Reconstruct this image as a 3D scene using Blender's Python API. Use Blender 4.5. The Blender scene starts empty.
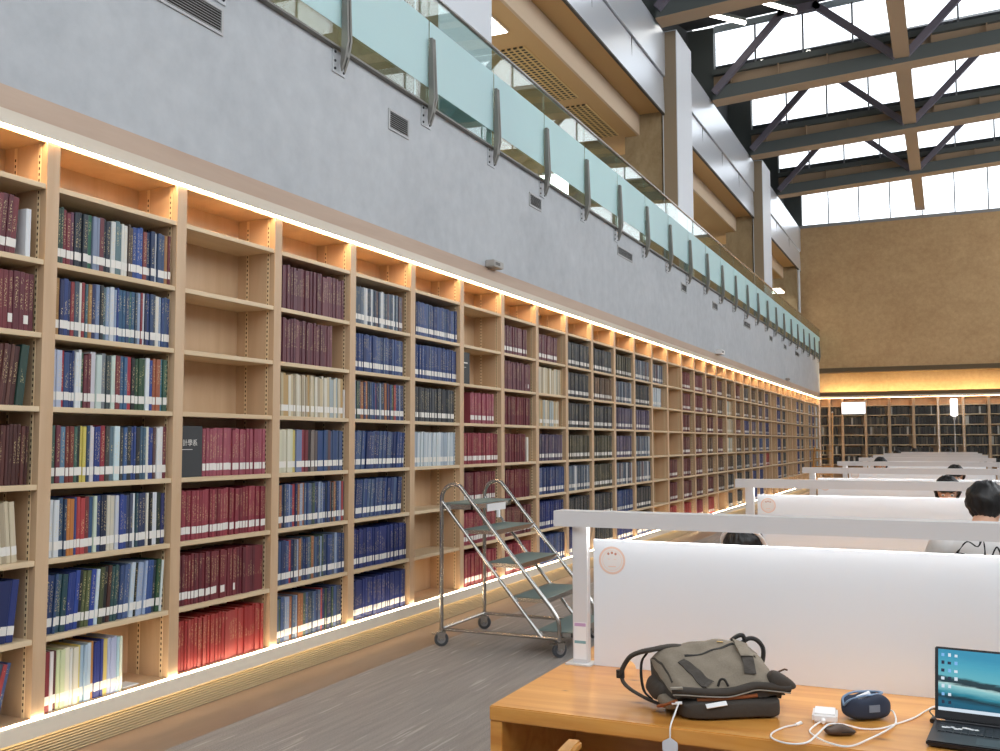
import bpy, bmesh, math, random
from mathutils import Vector, Matrix
from mathutils.bvhtree import BVHTree
from math import sin, cos, pi, radians, sqrt
S = bpy.context.scene
COL = S.collection
random.seed(7)

# ------------------------------------------------------------------ camera
YAW, PIT, ROL, FPX = .4292, .0688, -.0018, 976.916
CAM = Vector((4.2277, 0, 1.6233))
fw = Vector((-sin(YAW)*cos(PIT), cos(YAW)*cos(PIT), sin(PIT)))
rt = Vector((cos(YAW), sin(YAW), 0))
up = rt.cross(fw)
r2 = rt*cos(ROL)+up*sin(ROL)
u2 = -rt*sin(ROL)+up*cos(ROL)
cd = bpy.data.cameras.new('camera')
cd.sensor_fit = 'HORIZONTAL'
cd.sensor_width = 36
cd.lens = FPX/1000*36
cd.clip_end = 300
cd.clip_start = .05
cam = bpy.data.objects.new('camera', cd)
COL.objects.link(cam)
M = Matrix((r2, u2, -fw)).transposed().to_4x4()
M.translation = CAM
cam.matrix_world = M
S.camera = cam


def pix(p):
    d = Vector(p)-CAM
    z = d.dot(fw)
    if z < .05:
        return None
    return 500+FPX*d.dot(r2)/z, 375.5-FPX*d.dot(u2)/z


# ------------------------------------------------------------------ materials
def lin(c):
    return tuple((v/255/12.92 if v/255 <= .04045 else ((v/255+.055)/1.055)**2.4) for v in c)


MATS = {}


def mat(name, rgb, rough=.5, metal=0., emit=None, es=0., spec=.5, coat=0.):
    if name in MATS:
        return MATS[name]
    m = bpy.data.materials.new(name)
    m.use_nodes = True
    b = m.node_tree.nodes['Principled BSDF']
    b.inputs['Base Color'].default_value = (*lin(rgb), 1)
    b.inputs['Roughness'].default_value = rough
    b.inputs['Metallic'].default_value = metal
    b.inputs['Specular IOR Level'].default_value = spec
    b.inputs['Coat Weight'].default_value = coat
    b.inputs['Coat Roughness'].default_value = .15
    if emit:
        b.inputs['Emission Color'].default_value = (*emit, 1)
        b.inputs['Emission Strength'].default_value = es
    MATS[name] = m
    return m


class NB:
    """small node builder"""
    def __init__(s, m):
        s.t = m.node_tree
        s.n = s.t.nodes
        s.b = s.n.get('Principled BSDF')

    def add(s, typ, **kw):
        n = s.n.new(typ)
        for k, v in kw.items():
            setattr(n, k, v)
        return n

    def link(s, a, b):
        s.t.links.new(a, b)

    def pos(s, sc=(1, 1, 1), rot=(0, 0, 0), src='Position'):
        g = s.add('ShaderNodeNewGeometry') if src == 'Position' else s.add('ShaderNodeTexCoord')
        mp = s.add('ShaderNodeMapping')
        mp.inputs['Scale'].default_value = sc
        mp.inputs['Rotation'].default_value = rot
        s.link(g.outputs[src], mp.inputs['Vector'])
        return mp.outputs['Vector']

    def noise(s, vec, scale, detail=4, rough=.5, dist=0):
        n = s.add('ShaderNodeTexNoise')
        n.inputs['Scale'].default_value = scale
        n.inputs['Detail'].default_value = detail
        n.inputs['Roughness'].default_value = rough
        n.inputs['Distortion'].default_value = dist
        s.link(vec, n.inputs['Vector'])
        return n.outputs['Fac']

    def ramp(s, fac, stops):
        r = s.add('ShaderNodeValToRGB')
        e = r.color_ramp.elements
        while len(e) < len(stops):
            e.new(.5)
        for i, (p, c) in enumerate(stops):
            e[i].position = p
            e[i].color = (*lin(c), 1) if len(c) == 3 else c
        s.link(fac, r.inputs['Fac'])
        return r.outputs['Color']

    def mix(s, fac, a, b, mode='MIX'):
        n = s.add('ShaderNodeMix', data_type='RGBA', blend_type=mode)
        for k, v in ((0, fac), (6, a), (7, b)):
            if hasattr(v, 'is_linked'):
                s.link(v, n.inputs[k])
            elif isinstance(v, (int, float)):
                n.inputs[k].default_value = v
            else:
                n.inputs[k].default_value = (*lin(v), 1)
        return n.outputs[2]

    def math(s, op, a, b=0.):
        n = s.add('ShaderNodeMath', operation=op)
        for k, v in ((0, a), (1, b)):
            if hasattr(v, 'is_linked'):
                s.link(v, n.inputs[k])
            else:
                n.inputs[k].default_value = v
        return n.outputs[0]

    def bump(s, h, strength=.1, dist=.01):
        n = s.add('ShaderNodeBump')
        n.inputs['Strength'].default_value = strength
        n.inputs['Distance'].default_value = dist
        s.link(h, n.inputs['Height'])
        s.link(n.outputs['Normal'], s.b.inputs['Normal'])

    def col(s, c):
        s.link(c, s.b.inputs['Base Color'])


def wood(name, c1, c2, sc, rough=.45, coat=0.):
    m = mat(name, c1, rough, coat=coat)
    k = NB(m)
    f = k.noise(k.pos(sc), 1.0, 5, .6, .4)
    k.col(k.ramp(f, [(.3, c1), (.7, c2)]))
    return m


MAPLE = wood('maple_veneer', (212, 182, 148), (196, 162, 126), (6, 6, .7))
MAPLE_H = wood('maple_edge', (226, 204, 170), (210, 184, 146), (6, .7, 6))
CROWN = wood('crown_veneer', (196, 172, 152), (182, 156, 136), (5, .5, 5), .6)
OAK_FLOOR = wood('oak_border', (140, 120, 104), (122, 102, 86), (3, .5, 3), .5)
LEDGE = mat('ledge_laminate', (240, 228, 208), .5)
GRILLE = mat('grille_wood', (205, 185, 150), .5)
GRILLE_D = mat('grille_gap_shade', (14, 11, 9), .9)  # black backing: shade between the slats put into the colour
STRIPM = mat('standard_cream', (232, 208, 168), .5)
SLOT = mat('standard_slot', (72, 50, 30), .8)

PINE = mat('varnished_pine', (205, 135, 55), .28, coat=.35)
k = NB(PINE)
v = k.pos((.9, 9, 9))
f = k.noise(v, 1.0, 5, .6, 1.2)
c = k.ramp(f, [(.25, (190, 118, 48)), (.5, (216, 150, 70)), (.75, (232, 174, 96))])
g = k.add('ShaderNodeNewGeometry')
for (x, y, r) in ((3.24, 3.30, .026), (3.33, 3.22, .03), (3.13, 3.60, .02), (4.02, 3.2, .025), (2.95, 3.35, .012), (4.5, 3.5, .03)):
    d = k.add('ShaderNodeVectorMath', operation='DISTANCE')
    mp = k.add('ShaderNodeVectorMath', operation='MULTIPLY')
    mp.inputs[1].default_value = (.6, 1, 1)
    k.link(g.outputs['Position'], mp.inputs[0])
    k.link(mp.outputs[0], d.inputs[0])
    d.inputs[1].default_value = (x*.6, y, .735)
    fac = k.ramp(d.outputs['Value'], [(0, (255, 255, 255)), (r*.5, (140, 140, 140)), (r, (0, 0, 0))])
    c = k.mix(fac, c, (112, 52, 18))
k.col(c)
CHAIRW = wood('beech_chair', (214, 160, 88), (196, 138, 66), (8, 2, 2), .3, .3)

CONC = mat('grey_plaster', (176, 177, 180), .85)
k = NB(CONC)
f1 = k.noise(k.pos((.6, .6, .9)), 1.2, 6, .65, .5)
f2 = k.noise(k.pos((3, 3, 3)), 2.0, 5, .6)
c = k.ramp(f1, [(.25, (172, 176, 180)), (.75, (197, 200, 203))])
k.col(k.mix(.25, c, k.ramp(f2, [(.3, (160, 164, 169)), (.7, (206, 209, 212))])))
k.bump(f2, .05)
TAN = mat('tan_concrete', (176, 138, 92), .85)
k = NB(TAN)
f1 = k.noise(k.pos((.5, .5, .8)), 1.6, 6, .7, .4)
f2 = k.noise(k.pos((4, 4, 4)), 2.0, 6, .7)
c = k.ramp(f1, [(.25, (184, 146, 102)), (.75, (210, 174, 128))])
k.col(k.mix(.3, c, k.ramp(f2, [(.3, (162, 126, 84)), (.7, (220, 188, 144))])))
k.bump(f2, .08)
FIN = mat('fin_concrete', (150, 130, 96), .85)
k = NB(FIN)
f1 = k.noise(k.pos((1, 1, .5)), 1.6, 6, .7, .6)
k.col(k.ramp(f1, [(.3, (128, 106, 74)), (.7, (176, 156, 122))]))
SOFFIT = mat('tan_soffit', (200, 164, 116), .7)
SOFFIT2 = mat('pale_soffit', (206, 184, 158), .6)
PERF = mat('perforated_tan', (196, 164, 110), .7)
k = NB(PERF)
ck = k.add('ShaderNodeTexVoronoi', feature='F1', distance='CHEBYCHEV')
ck.inputs['Scale'].default_value = 10
ck.inputs['Randomness'].default_value = 0.0
k.link(k.pos((1, 1, 0)), ck.inputs['Vector'])
k.col(k.ramp(ck.outputs['Distance'], [(.27, (46, 34, 20)), (.33, (206, 176, 120))]))
METALP = mat('satin_panel', (222, 226, 232), .3, .5)
k = NB(METALP)
k.bump(k.noise(k.pos((1, 1, 1)), .8, 3), .02, .05)
PANEL2 = mat('column_white', (218, 221, 226), .5)
COLSIDE = mat('column_side', (150, 132, 108), .7)
STEELD = mat('dark_steel', (92, 98, 96), .55)
STEELT = mat('warm_lit_steel', (176, 150, 122), .6)  # warm light on beam undersides and webs put into the colour
STEELP = mat('brace_steel', (122, 116, 128), .5)
ROOFD = mat('dark_roof', (66, 68, 70), .8)
STAIN = mat('stainless', (190, 188, 184), .25, 1.0)
POSTM = mat('rail_post_steel', (120, 118, 112), .45, .3)
PLATE = mat('mount_plate', (196, 199, 202), .45, .2)
BOLT = mat('bolt_dark', (60, 62, 66), .5, .6)
WHITE = mat('white_panel', (228, 234, 240), .32)
WHITEM = mat('white_metal', (214, 212, 212), .4)
WHITEP = mat('white_plastic', (238, 238, 238), .35)
RUB = mat('black_rubber', (34, 35, 38), .6)
GREYR = mat('grey_tyre', (70, 72, 76), .6)
TREAD = mat('green_grey_tread', (112, 128, 124), .75)
VENTF = mat('vent_frame', (178, 178, 178), .5)
VENTD = mat('vent_dark', (58, 54, 50), .8)
BLACK = mat('black_plastic', (20, 21, 26), .35)
KEYM = mat('key_black', (34, 38, 44), .5)
NAVY = mat('navy_fabric', (42, 52, 72), .8)
NAVYL = mat('pale_zip', (126, 150, 178), .6)
BROWNL = mat('brown_leather', (70, 48, 32), .6)
BAGG = mat('olive_grey_canvas', (124, 114, 99), .9)
k = NB(BAGG)
f = k.noise(k.pos((1, 1, 1)), 300, 2)
k.col(k.mix(f, (112, 102, 88), (140, 129, 113)))
k.bump(k.noise(k.pos((1, 1, 1)), 14, 4), .25, .02)
BAGD = mat('charcoal_canvas', (62, 56, 50), .85)
k = NB(BAGD)
k.bump(k.noise(k.pos((1, 1, 1)), 16, 4), .3, .02)
BAGB = mat('black_webbing', (36, 34, 32), .8)
ORANGE = mat('orange_lining', (150, 84, 44), .8)
SKIN = mat('skin', (226, 178, 150), .55)
HAIR = mat('black_hair', (22, 19, 19), .42)
k = NB(HAIR)
k.bump(k.noise(k.pos((1, 1, .25)), 160, 3), .6, .004)
SHIRTW = mat('white_shirt', (226, 224, 222), .85)
INK = mat('black_print', (26, 26, 28), .7)
TROUS = mat('dark_trousers', (44, 46, 58), .85)
EYEW = mat('eye_white', (235, 232, 228), .3)
LIPS = mat('lips', (190, 112, 104), .5)
BOXD = mat('charcoal_box', (58, 60, 62), .6)
LABELW = mat('label_white', (232, 228, 220), .6)
PAGES = mat('page_edges', (226, 214, 190), .8)
STICK = mat('sticker_ring', (232, 200, 182), .5)
STICKI = mat('sticker_face', (226, 224, 222), .5)
PINKH = mat('pink_strip', (196, 160, 196), .6)
BLUEH = mat('teal_strip', (130, 172, 176), .6)


def emis(name, rgb, s):
    m = mat(name, (255, 255, 255), .5, emit=rgb, es=s)
    return m


LED_T = emis('led_warm_top', (1, .66, .34), 62)
LED_B = emis('led_warm_bottom', (1, .80, .54), 22)
LED_G = emis('led_grille', (1, .80, .52), 8)
LED_F = emis('led_far', (1, .62, .30), 16)
LED_C = emis('led_cove', (1, .78, .42), 36)
LED_D = emis('led_desk', (1, .99, .97), 16)
LAMPW = emis('lamp_white', (1, .95, .86), 9)
SIGNW = emis('lightbox_white', (.96, .97, 1), 2.2)

# carpet
CARP = mat('carpet', (128, 124, 120), .95)
k = NB(CARP)
f1 = k.noise(k.pos((9, .45, 1)), 3.0, 4, .6)
f2 = k.noise(k.pos((1, 1, 1)), 130, 3, .7)
f3 = k.noise(k.pos((22, 1.1, 1), (0, 0, .02)), 1.6, 2, .5)
c = k.ramp(f1, [(.3, (128, 123, 119)), (.7, (160, 154, 148))])
c = k.mix(.4, c, k.ramp(f2, [(.3, (100, 96, 93)), (.7, (186, 180, 174))]))
c = k.mix(k.ramp(f3, [(.63, (0, 0, 0)), (.70, (150, 150, 150))]), c, (222, 216, 210))
k.col(c)
k.bump(f2, .3, .005)

# book cover: colour attribute + foil lettering specks
BOOK = mat('book_cloth', (120, 30, 30), .5)
k = NB(BOOK)
at = k.add('ShaderNodeAttribute', attribute_name='col')
uvn = k.add('ShaderNodeUVMap', uv_map='spine')
sp = k.add('ShaderNodeSeparateXYZ')
k.link(uvn.outputs['UV'], sp.inputs[0])
u, vv = sp.outputs[0], sp.outputs[1]
m1 = k.math('MULTIPLY', k.math('GREATER_THAN', vv, .36), k.math('LESS_THAN', vv, .9))
m2 = k.math('LESS_THAN', k.math('ABSOLUTE', k.math('SUBTRACT', u, .5)), .24)
nz = k.noise(k.pos((1, 190, 120)), 1.0, 2, .6)
m3 = k.math('GREATER_THAN', nz, .56)
blk = k.noise(k.pos((1, 9, 5)), 1.0, 1, .5)
m4 = k.math('GREATER_THAN', blk, .46)
msk = k.math('MULTIPLY', k.math('MULTIPLY', m1, m2), k.math('MULTIPLY', m3, m4))
k.col(k.mix(k.math('MULTIPLY', k.math('MULTIPLY', msk, at.outputs['Alpha']), .62), at.outputs['Color'], (226, 206, 150)))

# glass
GLASS = bpy.data.materials.new('clear_glass')
GLASS.use_nodes = True
k = NB(GLASS)
k.n.remove(k.b)
out = k.n['Material Output']
tr = k.add('ShaderNodeBsdfTransparent')
tr.inputs[0].default_value = (.82, .93, .90, 1)
gl = k.add('ShaderNodeBsdfGlossy')
gl.inputs['Roughness'].default_value = .01
lw = k.add('ShaderNodeLayerWeight')
lw.inputs['Blend'].default_value = .5
schl = k.math('ADD', k.math('MULTIPLY', k.math('POWER', lw.outputs['Facing'], 4.0), .9), .07)
mx = k.add('ShaderNodeMixShader')
k.link(schl, mx.inputs[0])
k.link(tr.outputs[0], mx.inputs[1])
k.link(gl.outputs[0], mx.inputs[2])
k.link(mx.outputs[0], out.inputs[0])
PANE = GLASS.copy()
PANE.name = 'clerestory_glass'
PANE.node_tree.nodes['Transparent BSDF'].inputs[0].default_value = (.97, .98, .99, 1)
FROST = bpy.data.materials.new('frosted_film')
FROST.use_nodes = True
k = NB(FROST)
k.b.inputs['Base Color'].default_value = (*lin((214, 238, 240)), 1)
k.b.inputs['Roughness'].default_value = .45
tl = k.add('ShaderNodeBsdfTranslucent')
tl.inputs[0].default_value = (*lin((214, 242, 244)), 1)
mx = k.add('ShaderNodeMixShader')
mx.inputs[0].default_value = .35
k.link(k.b.outputs[0], mx.inputs[1])
k.link(tl.outputs[0], mx.inputs[2])
k.link(mx.outputs[0], k.n['Material Output'].inputs[0])

# laptop picture: sea, shore and sky
SCREEN = mat('screen_picture', (0, 0, 0), .25)
k = NB(SCREEN)
uvn = k.add('ShaderNodeUVMap', uv_map='spine')
sp = k.add('ShaderNodeSeparateXYZ')
k.link(uvn.outputs['UV'], sp.inputs[0])
mpn = k.add('ShaderNodeMapping')
mpn.inputs['Scale'].default_value = (2, 9, 1)
k.link(uvn.outputs['UV'], mpn.inputs[0])
nz = k.noise(mpn.outputs[0], 3, 4, .6)
h = k.math('ADD', k.math('ADD', sp.outputs[1], k.math('MULTIPLY', sp.outputs[0], .16)), k.math('MULTIPLY', nz, .10))
cc = k.ramp(h, [(.0, (20, 70, 96)), (.22, (22, 92, 118)), (.30, (14, 46, 58)), (.36, (40, 130, 150)), (.46, (130, 190, 196)),
                (.50, (170, 206, 206)), (.53, (28, 50, 58)), (.60, (34, 62, 70)), (.64, (96, 172, 186)), (.85, (70, 158, 182)), (1., (52, 140, 172))])
k.link(cc, k.b.inputs['Emission Color'])
k.b.inputs['Emission Strength'].default_value = .9
SCRW = mat('screen_taskbar', (0, 0, 0), .3, emit=lin((206, 220, 232)), es=.9)
SCRD = mat('screen_icon_dark', (0, 0, 0), .3, emit=lin((24, 34, 60)), es=.9)
SCRB = mat('screen_icon_blue', (0, 0, 0), .3, emit=lin((120, 176, 226)), es=.9)


# ------------------------------------------------------------------ mesh builder
class MB:
    def __init__(s):
        s.v = []
        s.f = []
        s.m = []
        s.cols = {}
        s.uv = {}

    def quad(s, p, mi=0):
        n = len(s.v)
        s.v += [tuple(q) for q in p]
        s.f.append(tuple(range(n, n+len(p))))
        s.m.append(mi)

    def box(s, x0, x1, y0, y1, z0, z1, mi=0, T=None):
        n = len(s.v)
        P = [(x0, y0, z0), (x1, y0, z0), (x1, y1, z0), (x0, y1, z0), (x0, y0, z1), (x1, y0, z1), (x1, y1, z1), (x0, y1, z1)]
        if T is not None:
            P = [tuple(T @ Vector(p)) for p in P]
        s.v += P
        for q in ((0, 3, 2, 1), (4, 5, 6, 7), (0, 1, 5, 4), (1, 2, 6, 5), (2, 3, 7, 6), (3, 0, 4, 7)):
            s.f.append(tuple(n+i for i in q))
            s.m.append(mi)

    def prism(s, poly, a, b, axis='y', mi=0):
        """extrude polygon (2D) along axis from a to b"""
        def P(p, t):
            return {'x': (t, p[0], p[1]), 'y': (p[0], t, p[1]), 'z': (p[0], p[1], t)}[axis]
        n = len(s.v)
        k_ = len(poly)
        s.v += [P(p, a) for p in poly]+[P(p, b) for p in poly]
        s.f.append(tuple(range(n+k_-1, n-1, -1)))
        s.f.append(tuple(range(n+k_, n+2*k_)))
        s.m += [mi, mi]
        for i in range(k_):
            j = (i+1) % k_
            s.f.append((n+i, n+j, n+k_+j, n+k_+i))
            s.m.append(mi)

    def tube(s, pts, r, n=10, mi=0, cap=True, sx=1., refup=None):
        """swept tube; r a number or a list; sx flattens along the second axis"""
        pts = [Vector(p) for p in pts]
        R = r if isinstance(r, (list, tuple)) else [r]*len(pts)
        rings = []
        prev = None
        for i, p in enumerate(pts):
            if i == 0:
                d = pts[1]-p
            elif i == len(pts)-1:
                d = p-pts[i-1]
            else:
                d = (pts[i+1]-p).normalized()+(p-pts[i-1]).normalized()
            d = d.normalized() if d.length > 1e-9 else Vector((0, 0, 1))
            if prev is None:
                a = Vector(refup) if refup else (Vector((0, 0, 1)) if abs(d.z) < .9 else Vector((1, 0, 0)))
            else:
                a = prev
            a = (a-d*a.dot(d))
            if a.length < 1e-6:
                a = d.orthogonal()
            a.normalize()
            prev = a
            b = d.cross(a)
            base = len(s.v)
            for j in range(n):
                t = 2*pi*j/n
                s.v.append(tuple(p+a*(R[i]*cos(t)*sx)+b*(R[i]*sin(t))))
            rings.append(base)
        for i in range(len(rings)-1):
            A, B = rings[i], rings[i+1]
            for j in range(n):
                k_ = (j+1) % n
                s.f.append((A+j, A+k_, B+k_, B+j))
                s.m.append(mi)
        if cap:
            s.f.append(tuple(rings[0]+j for j in reversed(range(n))))
            s.f.append(tuple(rings[-1]+j for j in range(n)))
            s.m += [mi, mi]

    def ell(s, c, r, T=None, nu=16, nv=10, mi=0, fn=None):
        n = len(s.v)
        c = Vector(c)
        for i in range(nv+1):
            a = -pi/2+pi*i/nv
            for j in range(nu):
                b = 2*pi*j/nu
                p = Vector((r[0]*cos(a)*cos(b), r[1]*cos(a)*sin(b), r[2]*sin(a)))
                if fn:
                    p = fn(p)
                if T is not None:
                    p = T @ p
                s.v.append(tuple(c+p))
        for i in range(nv):
            for j in range(nu):
                k_ = (j+1) % nu
                s.f.append((n+i*nu+j, n+i*nu+k_, n+(i+1)*nu+k_, n+(i+1)*nu+j))
                s.m.append(mi)

    def disc(s, c, nrm, r, n=20, mi=0, r0=0.):
        nrm = Vector(nrm).normalized()
        a = nrm.orthogonal().normalized()
        b = nrm.cross(a)
        c = Vector(c)
        if r0 <= 0:
            s.quad([c+a*r*cos(2*pi*j/n)+b*r*sin(2*pi*j/n) for j in range(n)], mi)
        else:
            for j in range(n):
                t, w = 2*pi*j/n, 2*pi*(j+1)/n
                s.quad([c+(a*cos(t)+b*sin(t))*r0, c+(a*cos(t)+b*sin(t))*r, c+(a*cos(w)+b*sin(w))*r, c+(a*cos(w)+b*sin(w))*r0], mi)

    def build(s, name, mats, parent=None, smooth=False, bevel=0., seg=2, ang=35, merge=False):
        me = bpy.data.meshes.new(name)
        me.from_pydata(s.v, [], s.f)
        mats = mats if isinstance(mats, (list, tuple)) else [mats]
        for m in mats:
            me.materials.append(m)
        me.polygons.foreach_set('material_index', s.m)
        if s.cols:
            ca = me.color_attributes.new('col', 'FLOAT_COLOR', 'CORNER')
            ul = me.uv_layers.new(name='spine')
            li = 0
            for pi_, p in enumerate(me.polygons):
                c_ = s.cols.get(pi_, (1, 1, 1, 0))
                uv = s.uv.get(pi_)
                for q in range(p.loop_total):
                    ca.data[li].color = c_
                    ul.data[li].uv = uv[q] if uv else (.5, -1)
                    li += 1
        elif s.uv:
            ul = me.uv_layers.new(name='spine')
            li = 0
            for pi_, p in enumerate(me.polygons):
                uv = s.uv.get(pi_)
                for q in range(p.loop_total):
                    ul.data[li].uv = uv[q] if uv else (.5, -1)
                    li += 1
        if smooth or bevel or merge:
            bm = bmesh.new()
            bm.from_mesh(me)
            if merge:
                bmesh.ops.remove_doubles(bm, verts=bm.verts, dist=1e-5)
            if bevel:
                es = [e for e in bm.edges if len(e.link_faces) == 2 and e.calc_face_angle(0) > radians(30)]
                bmesh.ops.bevel(bm, geom=es, offset=bevel, segments=seg, affect='EDGES', clamp_overlap=True)
            if smooth or bevel:
                for f_ in bm.faces:
                    f_.smooth = True
                for e in bm.edges:
                    e.smooth = not (len(e.link_faces) != 2 or e.calc_face_angle(0) > radians(ang))
            bm.to_mesh(me)
            bm.free()
        o = bpy.data.objects.new(name, me)
        COL.objects.link(o)
        if parent:
            o.parent = parent
        return o


def arc(c, r, a0, a1, n, ax=('x', 'z'), fixed=0.):
    out = []
    for i in range(n+1):
        a = a0+(a1-a0)*i/n
        p = {'x': fixed, 'y': fixed, 'z': fixed}
        p[ax[0]] = c[0]+r*cos(a)
        p[ax[1]] = c[1]+r*sin(a)
        out.append((p['x'], p['y'], p['z']))
    return out


def smoothpath(P, n=6):
    """Catmull-Rom through the points"""
    P = [Vector(p) for p in P]
    out = []
    for i in range(len(P)-1):
        a = P[i-1] if i else P[i]*2-P[i+1]
        b, c_ = P[i], P[i+1]
        d = P[i+2] if i+2 < len(P) else c_*2-b
        for j in range(n):
            t = j/n
            out.append(.5*((2*b)+(c_-a)*t+(2*a-5*b+4*c_-d)*t*t+(-a+3*b-3*c_+d)*t**3))
    out.append(P[-1])
    return out


def tag(o, label, cat, group=None, kind=None):
    o['label'] = label
    o['category'] = cat
    if group:
        o['group'] = group
    if kind:
        o['kind'] = kind
    return o


def thing(name, label, cat, loc=(0, 0, 0), rz=0., group=None):
    o = bpy.data.objects.new(name, None)
    o.empty_display_size = .1
    COL.objects.link(o)
    o.location = loc
    o.rotation_euler = (0, 0, rz)
    return tag(o, label, cat, group)


def struct(o):
    o['kind'] = 'structure'
    return o


def copy_tree(o, parent=None):
    c_ = o.copy()
    COL.objects.link(c_)
    if parent:
        c_.parent = parent
    for ch in list(o.children):
        copy_tree(ch, c_)
    return c_


ORD = ['zeroth', 'first', 'second', 'third', 'fourth', 'fifth', 'sixth', 'seventh', 'eighth', 'ninth', 'tenth', 'eleventh', 'twelfth', 'thirteenth',
       'fourteenth', 'fifteenth', 'sixteenth', 'seventeenth', 'eighteenth', 'nineteenth', 'twentieth', 'twenty-first', 'twenty-second', 'twenty-third',
       'twenty-fourth', 'twenty-fifth', 'twenty-sixth', 'twenty-seventh', 'twenty-eighth', 'twenty-ninth', 'thirtieth', 'thirty-first', 'thirty-second',
       'thirty-third', 'thirty-fourth', 'thirty-fifth', 'thirty-sixth', 'thirty-seventh', 'thirty-eighth', 'thirty-ninth', 'fortieth', 'forty-first',
       'forty-second', 'forty-third', 'forty-fourth', 'forty-fifth']

YF = 37.45
# ------------------------------------------------------------------ room shell
b = MB()
b.box(.40, 12, -3, YF+.4, -.2, 0)
struct(b.build('floor', CARP))
b = MB()
b.box(-.34, .40, -3, YF+.4, -.2, 0.001)
struct(b.build('floor_border', OAK_FLOOR))
b = MB()
b.box(-.45, -.34, -3, YF, 0, 3.41)
b.box(-.45, 0, -3, YF, 3.41, 4.55)
struct(b.build('wall_left', CONC))
b = MB()
b.box(-.5, .0, -3, YF, 4.55, 4.665)
b.box(-6, -.5, -3, YF, 4.3, 4.6, 1)
struct(b.build('gallery_floor', [CONC, mat('pale_bounce', (214, 210, 202), .5)]))  # unseen floor made pale to bounce light onto the gallery ceiling
b = MB()
b.box(-6.2, -6, -3, YF, 4.6, 7.64)
struct(b.build('gallery_wall', CONC))
b = MB()
b.box(-.34, .012, -3, YF, 3.213, 3.288)
struct(b.build('trim_1', wood('fascia_veneer', (220, 208, 190), (206, 192, 172), (6, .7, 6))))
b = MB()
b.box(-.34, .006, -3, YF, 3.29, 3.41)
struct(b.build('trim_2', CROWN))
b = MB()
b.prism([(-.34, .175), (.006, .175), (.006, .152), (.02, .152), (.024, .232), (.02, .236), (-.34, .236)], 2.6, YF-.35, 'y')
struct(b.build('trim_3', LEDGE))
b = MB()
b.box(-.09, -.07, 2.6, YF-.35, 0.002, .165, 1)
for i in range(11):
    z = .006+i*.0148
    b.box(-.050, -.03, 2.6, YF-.35, z, z+.0078, 0)
struct(b.build('trim_4', [GRILLE, GRILLE_D]))
# far wall
b = MB()
b.box(-.6, 12, YF, YF+.02, 4.2, 4.36)
b.box(-.6, 12, YF, YF+.5, 4.36, 9.6)
b.box(-.6, 12, YF+.3, YF+.5, 3.2, 4.4)
b.box(-6, -.6, YF, YF+.5, 4.3, 8.2)
b.box(7.2, 12, YF-.33, YF+.02, 0, 3.2)
struct(b.build('wall_back', TAN))
b = MB()
b.box(-.02, 12, YF-.05, YF+.3, 3.22, 3.36)
b.box(-.02, 12, YF-.05, YF-.02, 3.36, 3.44)
struct(b.build('trim_5', mat('lintel_brown', (112, 88, 58), .7)))
b = MB()
b.box(-.02, 12, YF-.03, YF+.3, 4.15, 4.32)
struct(b.build('trim_6', mat('groove_brown', (104, 86, 62), .8)))
b = MB()
b.box(-.6, 12, YF-.03, YF+.4, 9.58, 9.68)
struct(b.build('trim_7', mat('sill_grey', (150, 148, 146), .6)))

b = MB()
b.box(-1.3, -1.12, -3, YF, 8.12, 11.6)
struct(b.build('wall_left_upper', ROOFD))
b = MB()
b.box(11.9, 12.2, -3, YF+.4, 0, 5.2)
struct(b.build('wall_right_blocker', CONC))  # added out of view, part height to limit daylight from the right

b = MB()
b.box(-6.2, 12.2, -3.3, -3, 0, 4.7)
struct(b.build('wall_front_blocker', CONC))  # added behind the camera, height set to limit light on the desk panels

# gallery: soffits, ceiling, columns, fins, fascia panels
b = MB()
b.box(-1.1, -.60, -3, YF, 8.05, 8.12, 0)
struct(b.build('gallery_soffit', SOFFIT))
b = MB()
b.box(-1.15, -1.1, -3, YF, 7.64, 8.12, 0)
struct(b.build('gallery_downstand', SOFFIT2))  # paler than the soffit: light on this upright face put into the colour
b = MB()
b.box(-6.2, -1.15, -3, YF, 7.64, 7.75, 0)
struct(b.build('gallery_ceiling', SOFFIT))
COLS = [(-1.2, -.0), (8.5, 9.75), (18.2, 19.4), (27.85, 29.2)]
for (y0, y1) in COLS:
    b = MB()
    b.box(-.62, -.33, y0, y1, 4.665, 9.62, 0)
    b.box(-.60, -.345, y0-.004, y0, 4.665, 9.60, 1)
    struct(b.build('column', [PANEL2, COLSIDE]))
    b = MB()
    b.box(-1.40, -.66, y0+.05, y0+.45, 4.6, 8.05)
    b.box(-2.6, -1.40, y0+.05, y0+.45, 4.6, 7.3)
    struct(b.build('wall_fin', FIN))
b = MB()
b.box(-2.6, -.64, 36.7, 37.3, 4.6, 8.05)
struct(b.build('wall_fin', FIN))
b = MB()
b.tube([(-.60, 37.0, 4.6), (-.60, 37.0, 8.0)], .05, 10)
struct(b.build('trim_10', PANEL2))
EDG = [(-3, -1.2), (0, 8.5), (9.75, 18.2), (19.4, 27.85), (29.2, YF)]
for (y0, y1) in EDG:
    b = MB()
    b.box(-1.1, -.56, y0, y1, 8.72, 9.58, 0)
    b.prism([(-.60, 7.98), (-.575, 7.98), (-.60, 8.70), (-.64, 8.70)], y0, y1, 'y', 0)
    b.box(-.62, -.575, y0, y1, 7.955, 7.985, 1)
    n = max(1, round((y1-y0)/2.4))
    for i in range(1, n):
        y = y0+(y1-y0)*i/n
        b.box(-.60, -.588, y-.004, y+.004, 7.985, 8.7, 1)
    struct(b.build('trim_8', [METALP, mat('seam_dark', (70, 66, 62), .6)]))
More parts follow.
